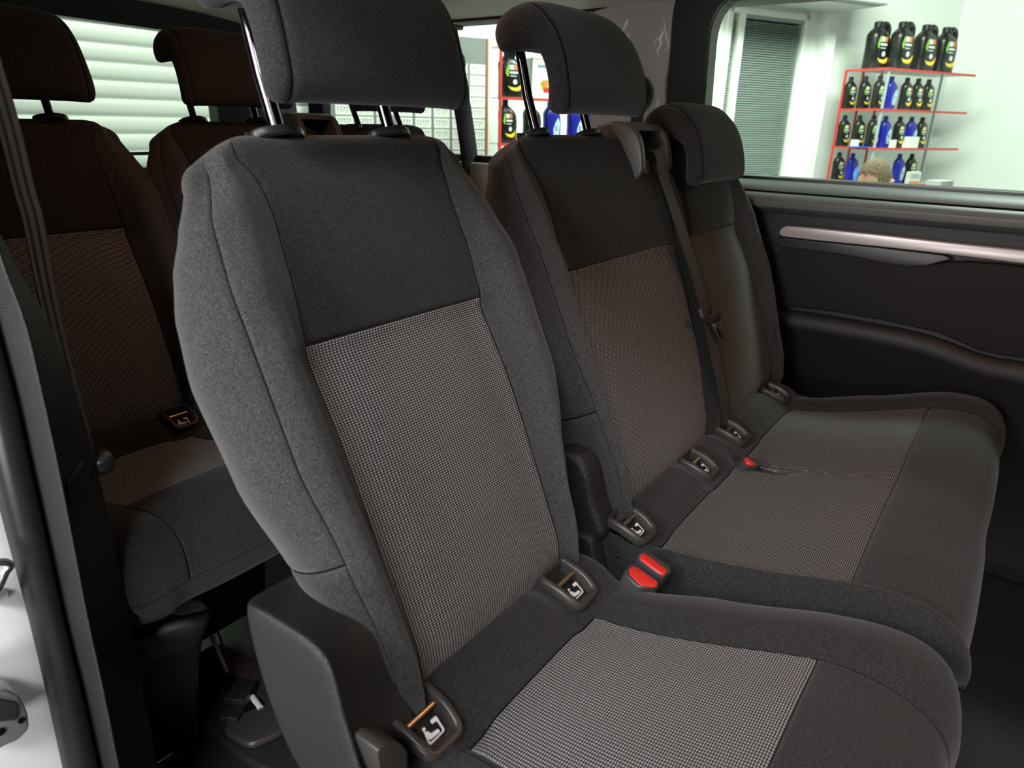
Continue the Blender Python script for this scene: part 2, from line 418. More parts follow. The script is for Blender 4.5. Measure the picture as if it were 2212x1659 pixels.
# ------------------------------------------------------------------ head restraint
HP = [(.045, .733), (.024, .731), (.010, .720), (.007, .702), (.012, .686), (.026, .677), (.044, .672), (.060, .664), (.071, .651), (.074, .630), (.069, .604),
      (.061, .583), (.062, .570), (.074, .563), (.090, .567), (.103, .580), (.110, .605), (.114, .635), (.113, .665), (.106, .690), (.091, .712), (.068, .727)]
def headrest(c, parent, dt=0., dn=0.):
    base = [Vector(p) for p in HP]; K = len(base); prof = [cr(base + [base[0]], i / 3) for i in range(K * 3)]
    # outward normals in (n,t)
    nr = []
    for i in range(len(prof)):
        d = prof[(i + 1) % len(prof)] - prof[i - 1]; nr.append(Vector((d.y, -d.x)).normalized())
    area2 = sum(prof[i].x * prof[(i + 1) % len(prof)].y - prof[(i + 1) % len(prof)].x * prof[i].y for i in range(len(prof)))
    if area2 < 0: nr = [-q for q in nr]
    W = .134; r = .016; st = []
    for a in (90, 70, 50, 30, 15): st.append((-W + r - r * math.cos(math.radians(90 - a)) * 0 - r * math.sin(math.radians(90 - a)), r * (1 - math.cos(math.radians(90 - a)))))
    st = [(-W + r * (1 - math.sin(math.radians(b))), r * (1 - math.cos(math.radians(90 - b)) if False else 1 - math.cos(math.radians(b)))) for b in (90, 72, 54, 36, 18)]
    st = [(-W + r * (1 - math.sin(math.radians(b))), r * (1 - math.cos(math.radians(b)))) for b in (90, 72, 54, 36, 18)]
    st = [(u, ins) for u, ins in st]
    st += [(-W + r, 0), (-W + r + .0012, 0), (-W + r + .0024, 0), (-.105, 0), (-.09, 0), (-.07, 0), (-.045, 0), (-.02, 0), (0, 0)]
    full = st + [(-u, i) for u, i in st[::-1][1:]]
    G = []
    for u, ins in full:
        row = []
        f = min(1, abs(u) / W)
        for p, q in zip(prof, nr):
            n, t = p.x - q.x * ins, p.y - q.y * ins
            # crown of the pad, rounded upper corners, narrower lobe at the back
            fr = max(0, min(1, (n - .075) / .03)); n -= fr * .014 * f ** 2.4
            up = max(0, min(1, (t - .60) / .12)); t -= up * .014 * f ** 6 + .003 * f ** 4
            bkk = max(0, min(1, (.03 - n) / .05)); uu = u * (1 - .03 * bkk) * (1 - .04 * up)
            row.append(bk(c + uu, t + dt, n + dn))
        G.append(row)
    V = [p for r_ in G for p in r_]; n_ = len(prof); F = []; S = []
    seam = {6, len(full) - 8}
    for i in range(len(G) - 1):
        for j in range(n_):
            F.append([i * n_ + j, (i + 1) * n_ + j, (i + 1) * n_ + (j + 1) % n_, i * n_ + (j + 1) % n_]); S.append(0)
    # flat-ish side caps as fans towards inset rings
    for e, rr in ((0, G[0]), (len(G) - 1, G[-1])):
        F.append([e * n_ + j for j in range(n_)] if e else [e * n_ + j for j in range(n_)][::-1]); S.append(0)
    # stitched seam as a shallow dark line: sink the middle ring
    for i in (6, len(full) - 7):
        for j in range(n_):
            cc = V[i * n_ + j]; q = nr[j]; V[i * n_ + j] = cc - (NN * q.x + TT * q.y) * .0022
    for i in (5, 6, len(full) - 8, len(full) - 7):
        for j in range(n_): S[i * n_ + j] = 1
    hb = mesh('headrest', V, F, [FAB, SEAM], parent, S)
    bm = bmesh.new(); bm.from_mesh(hb.data); bmesh.ops.recalc_face_normals(bm, faces=bm.faces); bmesh.ops.triangulate(bm, faces=[f for f in bm.faces if len(f.verts) > 4]); bm.to_mesh(hb.data); bm.free()
    for s in (-1, 1):
        m = MB(); m.tube([bk(c + s * .077, .54 + dt, -.003), bk(c + s * .077, .62 + dt, .004 + dn * .5), bk(c + s * .077, .70 + dt, .018 + dn)], .0074, 16)
        m.build('headrest_post', POST, hb, smooth=True)
    return hb
def guides(c, parent):
    for s in (-1, 1):
        m = MB(); cx = c + s * .077; k = len(m.V); n = 24
        for (rx_, ry_, h) in ((.024, .015, .0), (.027, .018, .002), (.028, .019, .006), (.027, .018, .0095), (.020, .013, .0115), (.010, .010, .0118)):
            for j in range(n):
                a = 2 * math.pi * j / n
                m.V.append(bk(cx + rx_ * math.cos(a) * (1 + .10 * math.cos(2 * a)), .5585 + h, -.003 + ry_ * math.sin(a)))
        for i in range(5):
            for j in range(n): m.F.append([k + i * n + j, k + i * n + (j + 1) % n, k + (i + 1) * n + (j + 1) % n, k + (i + 1) * n + j]); m.S.append(0)
        m.F.append([k + 5 * n + j for j in range(n)]); m.S.append(0)
        m.box(bk(cx + .022 * s, .566, -.016), (.010, .006, .012))
        m.build('post_guide', PLS, parent, smooth=True)

# ------------------------------------------------------------------ seat cushion
PR = [(.46, -.62), (.435, -.575), (.408, -.546), (.382, -.536), (.350, -.542), (.318, -.560), (.25, -.557), (.16, -.544), (.075, -.526), (.03, -.519), (-.012, -.522), (-.043, -.540), (-.059, -.572), (-.060, -.608), (-.049, -.640), (-.022, -.664), (.03, -.674), (.20, -.68), (.42, -.67)]
RS, FS = 5, 8       # rear and front seam of the dotted panel
def cushion(parent, XL, XR, PL, PRt, mids=(), ucen=0., nose_r=True, slit=None, pits=()):
    P = [Vector((0, a, b)) for a, b in PR]
    rp = []
    for i in range(len(P) - 1):
        a, b = i in (RS, FS), i + 1 in (RS, FS)
        ps = [0, .012, .06, .18, .36, .52, .68, .84, .94, .988] if (a and b) else ([0, .02, .1, .3, .5, .75] if a else ([0, .25, .5, .7, .9, .98] if b else [0, .25, .5, .75]))
        if 1 <= i < 5: ps = [k / 6 for k in range(6)] if not b else [0, .17, .34, .5, .67, .84, .95, .988]
        if i == 12: ps = [0, .25, .5, .75, .93, .985]
        if i == 13: ps = [0, .015, .07, .3, .6]
        rp += [i + p for p in ps]
    rp.append(len(P) - 1.)
    G = []; ctl0 = None
    nm = 13 + 2 * len(mids)
    for k in rp:
        p = cr(P, k); d = (cr(P, min(k + .05, len(P) - 1)) - cr(P, max(k - .05, 0))).normalized(); nrm = Vector((0, d.z, -d.y)) * 1.0
        if nrm.z < 0 and k < 9: nrm = -nrm
        y = p.y; xl, xr, pl, pr = XL(y, k), XR(y, k), PL(y), PRt(y)
        w = max(0, min(1, (k - 10) / 2))                  # towards the nose
        back = max(0, min(1, (5.2 - k) / 3))
        hb = .010 * (1 - back) * (1 - w * .5)
        Ls = [(xl + .030, -.105), (xl + .006, -.075), (xl, -.036), (xl + .002, -.016), (xl + .012, -.003 + hb * .5)]
        Rs = [(xr - .012, -.003 + hb * .5), (xr - .002, -.016), (xr, -.036), (xr - .006, -.075), (xr - .030, -.105)]
        cs = Ls + [((pl + xl + .012) / 2, hb)] + [(pl, -.001)]
        edges = [pl] + [m(y) for m in mids] + [pr]
        for a, b in zip(edges, edges[1:]):
            cs += [(a + (b - a) * .3, .002), (a + (b - a) * .7, .002), (b, -.001)]
        cs += [((pr + xr - .012) / 2, hb)] + Rs
        q = [Vector(c_) for c_ in cs]
        seams = [2, 6] + [6 + 3 * (i + 1) for i in range(len(mids) + 1)] + [len(cs) - 3]
        cols = columns(cs, seams, 16 if not mids else 20, 7); row = []
        for kk, _ in cols:
            v = cr(q, kk); pt = Vector((v.x, p.y + nrm.y * v.y, p.z + nrm.z * v.y))
            if slit: pt.z -= slit(v.x, p.y)
            for (bx_, by_) in pits:
                fx_ = max(0, min(1, (.0245 - abs(pt.x - bx_)) / .005)); fy_ = max(0, min(1, (.026 - abs(p.y - by_ - .014)) / .005))
                gx_ = max(0, min(1, (.055 - abs(pt.x - bx_)) / .018)); gy_ = max(0, min(1, (.050 - abs(p.y - by_)) / .015)); pt.z -= .005 * gx_ * gy_ * (1 if k < 6 else 0)
                pt.z -= .020 * fx_ * fy_ * (1 if k < 5 else 0)
            row.append(pt)
        G.append(row)
    ci = {i: k for k, (i, s) in enumerate(cols) if i == int(i)}
    rr, rf = rp.index(RS), rp.index(FS)
    cseam = {ci[seams[0]]: (1, len(rp) - 8), ci[seams[-1]]: (1, len(rp) - 8)}
    rn = rp.index(13); cseam[ci[6]] = (rr, rn); cseam[ci[seams[-2]]] = (rr, rn)
    for s in seams[2:-2]: cseam[ci[s]] = (rr, rf)
    o = skin('seat_cushion', G, cseam, [(rn, ci[2], ci[seams[-1]]), (rr, ci[6], ci[seams[-2]]), (rf, ci[6], ci[seams[-2]])], [(rr, rf, ci[6], ci[seams[-2]])], parent, (FAB, SEAM), None, sign=1, ucen=ucen, pmat=DOT if not mids else DOTS, closed=True)
    return o

BZY = .353
def iso_bezel(px, parent):
    """rounded plastic ring with recessed pocket, bar and pictogram"""
    P0 = on(px[0], px[1], 1, BZY) - Vector((0, 0, .003))
    def surf(a, b, h=0):
        n = 12; y = z = 0.; bb = 0
        for i in range(n):
            ang = math.radians(40 - 44 * max(0, min(1, (b * (i + .5) / n + .024) / .068)))
            y += math.cos(ang) * b / n; z += math.sin(ang) * b / n
        ang = math.radians(40 - 44 * max(0, min(1, (b + .024) / .068)))
        return P0 + Vector((a, y - math.sin(ang) * h, z + math.cos(ang) * h))
    outer = rounded([(-.0305, .036), (-.030, .0), (-.024, -.028), (.024, -.028), (.030, .0), (.0305, .036)], [.008, .02, .012, .012, .02, .008], 5)
    inner = rounded([(-.0205, .033), (-.0195, .0), (-.0155, -.018), (.0155, -.018), (.0195, .0), (.0205, .033)], [.003, .02, .004, .004, .02, .003], 5)
    n = len(outer); V = []; F = []
    mid = [a * .5 + b * .5 for a, b in zip(outer, inner)]
    q1 = [a * .82 + b * .18 for a, b in zip(outer, inner)]; q2 = [a * .18 + b * .82 for a, b in zip(outer, inner)]
    for poly, h in ((outer, -.006), (outer, .003), (q1, .0065), (mid, .0075), (q2, .0065), (inner, .004), (inner, -.014)):
        V += [surf(p.x, p.y, h) for p in poly]
    for i in range(6):
        for j in range(n): F.append([i * n + j, i * n + (j + 1) % n, (i + 1) * n + (j + 1) % n, (i + 1) * n + j])
    o = mesh('anchor_bezel', V, F, PLG, parent); o['label'] = 'satin black ring around child seat anchor'
    bm = bmesh.new(); bm.from_mesh(o.data); bmesh.ops.recalc_face_normals(bm, faces=bm.faces); bm.to_mesh(o.data); bm.free()
    m = MB(); k = 0; m.add([surf(p.x * 1.02, p.y * 1.02, -.006 - .006 * (1 if p.y > .0 else 0)) for p in inner], [list(range(n))]); m.build('pocket', PLS, o)
    m = MB(); m.tube([surf(-.019, .014, -.002), surf(.019, .014, -.002)], .003, 10); b = m.build('anchor_bar', STEEL, o, smooth=True); b['label'] = 'brass toned metal bar'
    # pictogram: rounded frame, seated child, seat block
    m = MB(); h = -.0052
    fo = rounded([(-.012, -.0135), (.011, -.0135), (.013, .002), (-.006, .004)], .003, 3); fi = [Vector((0, -.0055)) + (p - Vector((0, -.0055))) * .80 for p in fo]
    nn = len(fo); A = [surf(p.x, p.y, h) for p in fo] + [surf(p.x, p.y, h) for p in fi]
    m.add(A, [[j, (j + 1) % nn, nn + (j + 1) % nn, nn + j] for j in range(nn) if not (nn * .55 < j < nn * .78)])
    def blob(poly, r): m.add([surf(p.x, p.y, h + .0004) for p in rounded(poly, r, 3)], [list(range(len(rounded(poly, r, 3))))])
    blob([(-.008, -.010), (-.008, -.002), (-.004, -.001), (-.003, -.006), (.006, -.007), (.006, -.011)], .0018)
    blob([(-.0075, .0005), (-.0035, .0005), (-.0035, .0035), (-.0075, .0035)], .0018)
    blob([(.004, .000), (.013, -.001), (.013, .004), (.005, .004)], .0008)
    m.build('pictogram', WHITEINK, o)
    return o

# ------------------------------------------------------------------ van body
FLZ = -.95
def tagS(o): return tag(o, kind='structure')
def quadgrid(name, curves, mats, slots=None, parent=None, smooth=True, sub=4, close=False):
    """loft a surface through 3D curves that have the same number of points"""
    C_ = [smooth_path(c, sub) for c in curves]; n = len(C_[0]); V = [p for c in C_ for p in c]; F = []; S = []
    for i in range(len(C_) - 1):
        for j in range(n - 1): F.append([i * n + j, (i + 1) * n + j, (i + 1) * n + j + 1, i * n + j + 1]); S.append(slots[i] if slots else 0)
    return mesh(name, V, F, mats, parent, S, None, smooth)
m = MB(); m.box((.92, .6, FLZ - .04), (1.75, 3.8, .08)); fl = tagS(m.build('floor', CARPET, None, bev=.01))
# headliner: gently vaulted sheet with thickness
rows = []
for y in [-1.2 + 3.5 * i / 12 for i in range(13)]:
    rows.append([Vector((x, y, .335 - .065 * abs((x - .99) / .79) ** 3.2 - .02 * max(0, (y - 1.5) / .8) ** 2)) for x in [.20 + 1.58 * j / 14 for j in range(15)]])
V = [p for r in rows for p in r] + [p + Vector((0, 0, .05)) for r in rows for p in r]; n = 15; R_ = 13; F = []
for i in range(R_ - 1):
    for j in range(n - 1):
        a = i * n + j; F.append([a, a + n, a + n + 1, a + 1]); F.append([a + R_ * n, a + 1 + R_ * n, a + n + 1 + R_ * n, a + n + R_ * n])
hl = tagS(mesh('ceiling', V, F, HEAD))

FX = 1.75
def fx(x, y, X=FX): return on(x, y, 0, X)
def yz(y, z, X=FX): return Vector((X, y, z))
# far side: body panel below the windows, C pillar, header -- one wall with two window holes
m = MB()
m.box((FX + .05, -.25, -.53), (.10, 2.1, .83))                       # lower front (below sliding window)
m.box((FX + .05, 1.5, -.53), (.10, 1.6, .83))
m.box((FX + .05, .55, .34), (.10, 3.5, .14))
wl = tagS(m.build('wall_left', DOORP, None, bev=.004))
# C pillar lining
pl = [yz(.775, -.115), yz(.79, .0), yz(.80, .10), yz(.79, .20), yz(.76, .275), yz(.90, .29), yz(1.02, .27), yz(1.045, .24), yz(1.03, .10), yz(.985, -.115)]
m = MB(); m.prism([p - Vector((.012, 0, 0)) for p in pl], (.07, 0, 0)); tr = tagS(m.build('trim_1', TAUPE, None, bev=.008, seg=3))
# pressed oval relief on the lining and creases of its protective film
o = MB(); rr = rounded([(.86, -.05), (.86, .14), (.965, .14), (.985, -.05)], .03, 5)
path = [yz(p.x, p.y, FX - .012) for p in rr]; o.tube(path + [path[0]], .0035, 6, cap=False); o.build('relief', TAUPE, tr, smooth=True)
o = MB()
for th_, pts in ((1., [(1433, 39), (1436, 58), (1440, 82), (1444, 98), (1435, 112)]), (1.7, [(1427, 60), (1432, 71), (1426, 84), (1428, 97), (1420, 110), (1426, 125)]), (.8, [(1428, 80), (1417, 86), (1412, 103)]), (2., [(1357, 40), (1353, 52), (1345, 69)]), (1., [(1356, 68), (1358, 90)]), (1.6, [(1421, 213), (1422, 222), (1416, 233)])):
    P = smooth_path([fx(a, b, FX - .0125) for a, b in pts], 4); o.tube(P, [.0022 * th_ * (1 - abs(2 * i / (len(P) - 1) - 1.0) ** 2 * .85) for i in range(len(P))], 6)
ff = o.build('film_crease', FILM, tr, smooth=True); ff['label'] = 'white wrinkles in clear protective film'
# rear lining below the quarter window
tagS(MB().box((FX - .005, 1.66, -.25), (.03, 1.3, .26)).build('trim_2', TAUPE, None, bev=.008))

# sliding-side window: black surround, glass
def ringframe(name, outer, inner, X, th, mt, parent=None):
    n = len(outer); V = []; F = []
    for poly, dx in ((outer, 0), (inner, 0), (inner, th), (outer, th)): V += [yz(p.x, p.y, X + dx) for p in poly]
    for i in range(4):
        k = (i + 1) % 4
        for j in range(n): F.append([i * n + j, i * n + (j + 1) % n, k * n + (j + 1) % n, k * n + j])
    o = mesh(name, V, F, mt, parent, None, None, False)
    bm = bmesh.new(); bm.from_mesh(o.data); bmesh.ops.recalc_face_normals(bm, faces=bm.faces); bm.to_mesh(o.data); bm.free()
    return bevel(o, .004, 2)
wi = rounded([(.685, -.108), (.70, .285), (-.9, .285), (-.9, -.108)], [.03, .10, .05, .03], 8)
wo = rounded([(.785, -.125), (.80, .335), (-1.0, .335), (-1.0, -.125)], [.01, .10, .05, .03], 8)
wf = tagS(ringframe('window_1', wo, wi, FX - .020, .055, PLS))
wi2 = rounded([(.705, -.098), (.72, .272), (-.9, .272), (-.9, -.098)], [.03, .10, .05, .03], 8)
gl = MB().prism([yz(p.x, p.y, FX + .036) for p in wo], (.004, 0, 0)).build('pane', GLASS, wf)
# inner green-lit reveal of the surround
# quarter window
qo = rounded([(2.20, -.125), (2.18, .335), (.99, .335), (.96, -.125)], [.02, .04, .04, .02], 6)
qi = rounded([(2.12, -.10), (2.10, .30), (1.03, .30), (1.00, -.10)], [.03, .05, .05, .03], 6)
qf = tagS(ringframe('window_2', qo, qi, FX - .002, .04, PLS)); MB().prism([yz(p.x, p.y, FX + .03) for p in qo], (.004, 0, 0)).build('pane', GLASS, qf)

# far sliding door lining
dr = tagS(MB().box((FX - .01, -.2, -.54), (.05, 2.0, .80)).build('door_1', DOORP, None, bev=.01))
pr_ = [(-1.0, 0), (.78, 0), (.78, .012), (-1.0, .012)]
# sill ledge (two steps) under the glass
prof = [Vector((0, 0, -.112)), Vector((-.030, 0, -.116)), Vector((-.058, 0, -.127)), Vector((-.066, 0, -.136)), Vector((-.066, 0, -.139)), Vector((-.070, 0, -.140)), Vector((-.082, 0, -.146)), Vector((-.088, 0, -.156)), Vector((-.085, 0, -.170)), Vector((-.03, 0, -.19)), Vector((0, 0, -.19))]
V = []; F = []; S = []; K = len(prof)
for y in (-1.1, .74):
    V += [Vector((FX + p.x, y, p.z)) for p in prof]
for i in range(K): F.append([i, (i + 1) % K, K + (i + 1) % K, K + i]); S.append(1 if i == 3 or i == 4 else 0)
F += [list(range(K))[::-1], list(range(K, 2 * K))]; S += [0, 0]
sl = mesh('window_sill', V, F, [SILL, VOID], dr, S); bevel(sl, .002, 2)
def relief(name, pts, X0, X1, mt, bev, parent, ext=()):
    P = [fx(a, b, X0) for a, b in pts] + [Vector((X0, y, z)) for y, z in ext]
    return MB().prism(P, (X1 - X0, 0, 0)).build(name, mt, parent, bev=bev)
DX = FX - .045
up = [(1690, 532), (1740, 538), (1800, 545), (1860, 556), (1910, 567), (1960, 574), (2010, 573), (2050, 567), (2090, 566), (2150, 570), (2212, 577)]
lo = [(2212, 775), (2160, 768), (2110, 757), (2070, 738), (2020, 718), (1980, 709), (1900, 692), (1800, 674), (1700, 662), (1672, 655), (1666, 640), (1670, 600), (1676, 545)]
P = [fx(a, b, DX - .012) for a, b in up]; e = P[-1]; q = [fx(a, b, DX - .012) for a, b in lo]
P = P + [Vector((e.x, -.7, e.z)), Vector((e.x, -.7, q[0].z - .01))] + q
pk = MB().prism(P, (.03, 0, 0)).build('door_pocket_panel', DOORC, dr, bev=.006)
# silver strip: rounded nose, long
st = [fx(a, b, DX - .018) for a, b in [(1682, 505), (1686, 494), (1698, 488), (1760, 493), (1900, 507), (2060, 525), (2212, 541)]]
sb = [fx(a, b, DX - .018) for a, b in [(2212, 570), (2060, 551), (1900, 533), (1760, 519), (1690, 511)]]
P = st + [Vector((DX - .018, -.7, st[-1].z - .003)), Vector((DX - .018, -.7, sb[0].z - .004))] + sb
ss = MB().prism(P, (.03, 0, 0)).build('trim_strip', SILV, dr, bev=.003); ss['label'] = 'glossy silver grey trim strip'
# armrest recess body below the strip (brownish) and the ledge under the pocket
P = [fx(a, b, DX - .008) for a, b in [(1680, 512), (1690, 512), (1760, 520), (1900, 534), (2040, 550), (2060, 560), (1990, 578), (1940, 578), (1880, 566), (1800, 550), (1690, 536), (1677, 534)]]
MB().prism(P, (.03, 0, 0)).build('grip_recess', PLS, dr, bev=.003)
lg = [(1662, 660), (1700, 668), (1800, 682), (1900, 700), (1980, 716), (2040, 734), (2080, 750), (2120, 764), (2160, 774), (2212, 782)]
lb_ = [(2212, 830), (2100, 800), (2000, 770), (1900, 740), (1800, 712), (1700, 692), (1655, 684)]
a_ = [fx(a, b, DX + .006) for a, b in lg]; b_ = [fx(a, b, DX + .04) for a, b in lb_[::-1]]
a_ += [Vector((a_[-1].x, -.25, a_[-1].z - .012)), Vector((a_[-1].x, -.65, a_[-1].z - .02)), Vector((a_[-1].x, -1.05, a_[-1].z - .02))]
a2 = smooth_path(a_, 2); b2 = smooth_path(b_, 3)
n = len(a2)
V = a2 + b2; 
b2 = [b2[int(i * (len(b2) - 1) / (n - 1))] for i in range(n)]
lip = [p + Vector((-.03, 0, -.020)) for p in a2]; low = [p + Vector((-.012, 0, -.045)) for p in a2]; bot = [Vector((DX + .01, p.y, -.90)) for p in a2]
V = a2 + lip + low + bot; F = []
for i in range(3):
    for j in range(n - 1): F.append([i * n + j, i * n + j + 1, (i + 1) * n + j + 1, (i + 1) * n + j])
lgo = mesh('lower_ledge', V, F, DOORP, dr)

# tailgate: black surround with window opening, glass
TY = 2.32
def ty(x, z, y=TY): return Vector((x, y, z))
def ringY(name, outer, inner, Y, th, mt, parent=None):
    n = len(outer); V = []; F = []
    for poly, d in ((outer, 0), (inner, 0), (inner, th), (outer, th)): V += [ty(p.x, p.y, Y + d) for p in poly]
    for i in range(4):
        k = (i + 1) % 4
        for j in range(n): F.append([i * n + j, i * n + (j + 1) % n, k * n + (j + 1) % n, k * n + j])
    o = mesh(name, V, F, mt, parent, None, None, False)
    bm = bmesh.new(); bm.from_mesh(o.data); bmesh.ops.recalc_face_normals(bm, faces=bm.faces); bm.to_mesh(o.data); bm.free()
    return bevel(o, .004, 2)
to = rounded([(.20, -.95), (.20, .33), (1.60, .33), (1.80, .10), (1.80, -.95)], [.01, .1, .14, .1, .01], 8)
ti = rounded([(.36, -.165), (.38, .262), (1.44, .240), (1.47, .15), (1.47, -.165)], [.05, .08, .06, .04, .05], 8)
tf = tagS(ringY('window_3', to, ti, TY, .06, PLS)); MB().prism([ty(p.x, p.y, TY + .03) for p in rounded([(.33, -.2), (.33, .28), (1.5, .28), (1.5, -.2)], .03, 3)], (0, .004, 0)).build('pane', GLASS, tf)
MB().box((.95, TY + .02, -.123), (1.2, .02, .010)).build('glass_bar', PLS, tf)
# near rear side wall inside the van and an added, unseen front wall that blocks light
tagS(MB().box((.20, 1.58, -.33), (.06, 1.55, 1.30)).build('wall_right', PLS, None))
tagS(MB().box((1.0, -1.25, -.3), (1.7, .06, 1.3)).build('front_light_block', PLS, None))

# near door pillar: loft through the edges seen in the opening (faces forward, towards the door gap)
ys = [-60, 200, 420, 560, 700, 860, 1010, 1165, 1340, 1500, 1659, 1800]
def tabx(tab, y):
    for (y0, x0), (y1, x1) in zip(tab, tab[1:]):
        if y <= y1 or (y1, x1) == tab[-1]:
            return x0 + (x1 - x0) * (y - y0) / (y1 - y0)
Rt = [(-60, -130), (300, -60), (430, -30), (505, 0), (569, 33), (657, 84), (725, 121), (796, 152), (890, 177), (974, 200), (1050, 220), (1126, 240), (1265, 263), (1340, 281), (1454, 304), (1555, 324), (1659, 340)]
Et = [(-60, -180), (400, -40), (551, 0), (586, 15), (642, 38), (708, 58), (779, 76), (847, 91), (936, 111), (1012, 127), (1088, 142), (1164, 157), (1265, 175), (1345, 192), (1454, 218), (1543, 233), (1659, 258)]
Gt = [(-60, -230), (400, -80), (715, 0), (809, 25), (936, 58), (1037, 76), (1113, 94), (1202, 114), (1265, 127), (1378, 152), (1480, 177), (1555, 197), (1659, 218)]
Ot = [(-60, -300), (600, -120), (1110, 0), (1180, 20), (1270, 40), (1380, 75), (1500, 100), (1659, 135)]
def cur(tab, Y, dx=0): return [on(tabx(tab, y) + dx, y, 1, Y) for y in ys]
pil = [cur(Rt, 1.15, 2), cur(Rt, .79), cur(Rt, .765, -2), cur(Et, .738, 5), cur(Et, .728, 0), cur(Et, .733, -6), cur(Gt, .753, 11), cur(Gt, .764, 5), cur(Gt, .785, 1)]
# the inner return goes straight back from the pillar edge
pil[0] = [p + Vector((0, .30, 0)) for p in pil[1]]
pt = tagS(quadgrid('trim_3', pil, [PLA]))
gs = [cur(Gt, .748, 2), cur(Gt, .738, -4), cur(Gt, .742, -9)]
# rubber seal: round bulb between groove and outer edge
g0 = cur(Gt, .772, -5); o0 = cur(Ot, .782, 0); bulb = []
for k in range(9):
    a = math.pi * k / 8; f = .5 - .5 * math.cos(a)
    bulb.append([p * (1 - f) + q * f + Vector((0, -.016 * math.sin(a), 0)) for p, q in zip(g0, o0)])
sg = quadgrid('door_seal', bulb, [RUB], parent=pt); sg['label'] = 'round black rubber door seal'
cp = rounded([(146, 1045), (181, 998), (192, 1010), (195, 1052), (160, 1100), (150, 1090)], [6, 4, 5, 6, 6, 6], 3)
cp = [(p.x, p.y) for p in cp]
def capY(x, y):
    e, r_ = tabx(Et, y), tabx(Rt, y); return .735 + .026 * max(0, min(1, (x - e) / (r_ - e)))
MB().prism([on(a, b, 1, capY(a, b) - .003) for a, b in cp], (0, .012, 0)).build('cover_cap', PLS, pt, bev=.0012)
# white painted body behind the seal
bd = [on(a, b, 1, .79) for a, b in [(-420, 300), (-160, 300), (-60, 800), (25, 1110), (60, 1180), (90, 1270), (120, 1380), (150, 1500), (190, 1659), (230, 1900), (-420, 1900)]]
bw = tagS(MB().prism(bd, (0, .05, 0)).build('wall_outer', WHITE, None, bev=.004))

VOIDP = mat('frame_black', (.006, .006, .006), .6)
# ------------------------------------------------------------------ row 2 single seat
def make_single():
    root = empty('passenger_seat', (C1, .385, FLZ), 'large single charcoal seat with dotted grey centre panels, nearest the door opening', 'car seat', 'van passenger seats')
    b = backrest(ctrl_single, [4, 6, 10, 12], [4, 12], root, [(6, 10)], DOT, shoulder(C1), ucen=C1)
    guides(C1, b); headrest(C1, root)
    XL = lambda y, k: C1 - lerp([(-.08, .222), (.0, .226), (.1, .222), (.2, .20), (.3, .19), (.46, .18)], y) + .03 * max(0, min(1, (k - 11.0) / 3)) ** 2
    XR = lambda y, k: C1 + lerp([(-.08, .240), (.0, .240), (.08, .235), (.2, .213), (.3, .178), (.46, .17)], y) - .06 * max(0, min(1, (k - 10.4) / 3)) ** 2
    PL = lambda y: C1 - lerp([(-.06, .12), (.07, .140), (.3, .145)], y)
    PRr = lambda y: C1 + lerp([(-.06, .125), (.07, .140), (.3, .095)], y)
    cushion(root, XL, XR, PL, PRr, ucen=C1, pits=[(on(a, b, 1, BZY).x, BZY) for a, b in ((930, 1560), (1240, 1262))])
    iso_bezel((930, 1560), root); iso_bezel((1240, 1262), root)
    # seat frame below
    m = MB(); m.prism([(C1 - .13, .12, -.665), (C1 - .13, .42, -.665), (C1 - .13, .40, -.80), (C1 - .13, .38, -.93), (C1 - .13, .20, -.93), (C1 - .13, .18, -.80)], (.28, 0, 0)); m.build('seat_frame', VOIDP, root, bev=.02)
    # outer side: recliner cover
    X0 = .276
    ol = [(.484, -.414), (.478, -.40), (.45, -.398), (.405, -.396), (.378, -.398), (.366, -.410), (.360, -.430), (.354, -.461), (.344, -.486), (.332, -.530), (.30, -.60), (.43, -.58), (.452, -.535), (.466, -.505), (.477, -.464)]
    inn = [(.540, -.455), (.527, -.437), (.49, -.432), (.44, -.428), (.413, -.436), (.400, -.452), (.392, -.478), (.385, -.508), (.378, -.526), (.362, -.56), (.33, -.62), (.46, -.62), (.50, -.57), (.52, -.53), (.535, -.495)]
    A = [Vector((X0, y, z)) for y, z in ol]; B = [Vector((.336, y, z)) for y, z in inn]; n = len(A)
    V = A + [a * .5 + b * .5 + Vector((-.016, 0, 0)) + Vector((0, 0, .004)) for a, b in zip(A, B)] + B + [b + Vector((.03, 0, 0)) for b in B]
    # inset ring for a soft shoulder
    ca = sum(A, Vector()) / n; ins = [ca + (a - ca) * .90 + Vector((-.004, 0, 0)) for a in A]; V = ins + V; F = [list(range(n))]
    for i in range(4):
        for j in range(n): F.append([i * n + j, i * n + (j + 1) % n, (i + 1) * n + (j + 1) % n, (i + 1) * n + j])
    o = mesh('recliner_cover', V, F, PLA, root)
    bm = bmesh.new(); bm.from_mesh(o.data); bmesh.ops.recalc_face_normals(bm, faces=bm.faces); bm.to_mesh(o.data); bm.free()
    s = o.modifiers.new('soften', 'SUBSURF'); s.levels = 2; s.render_levels = 2
    o['label'] = 'grained black plastic recliner cover'
    # release lever at the bottom of the picture
    P = rounded([(815, 1622), (835, 1606), (862, 1604), (880, 1622), (880, 1690), (826, 1690)], 9, 4)
    lv = MB().prism([on(p.x, p.y, 1, .325) for p in P], (0, .028, 0)).build('release_lever', PLG, root, bev=.004)
    MB().prism([on(a, b, 1, .345) for a, b in [(795, 1585), (830, 1600), (835, 1640), (800, 1620)]], (0, .006, 0)).build('lever_arm', PLS, lv)
    return root
single = make_single()

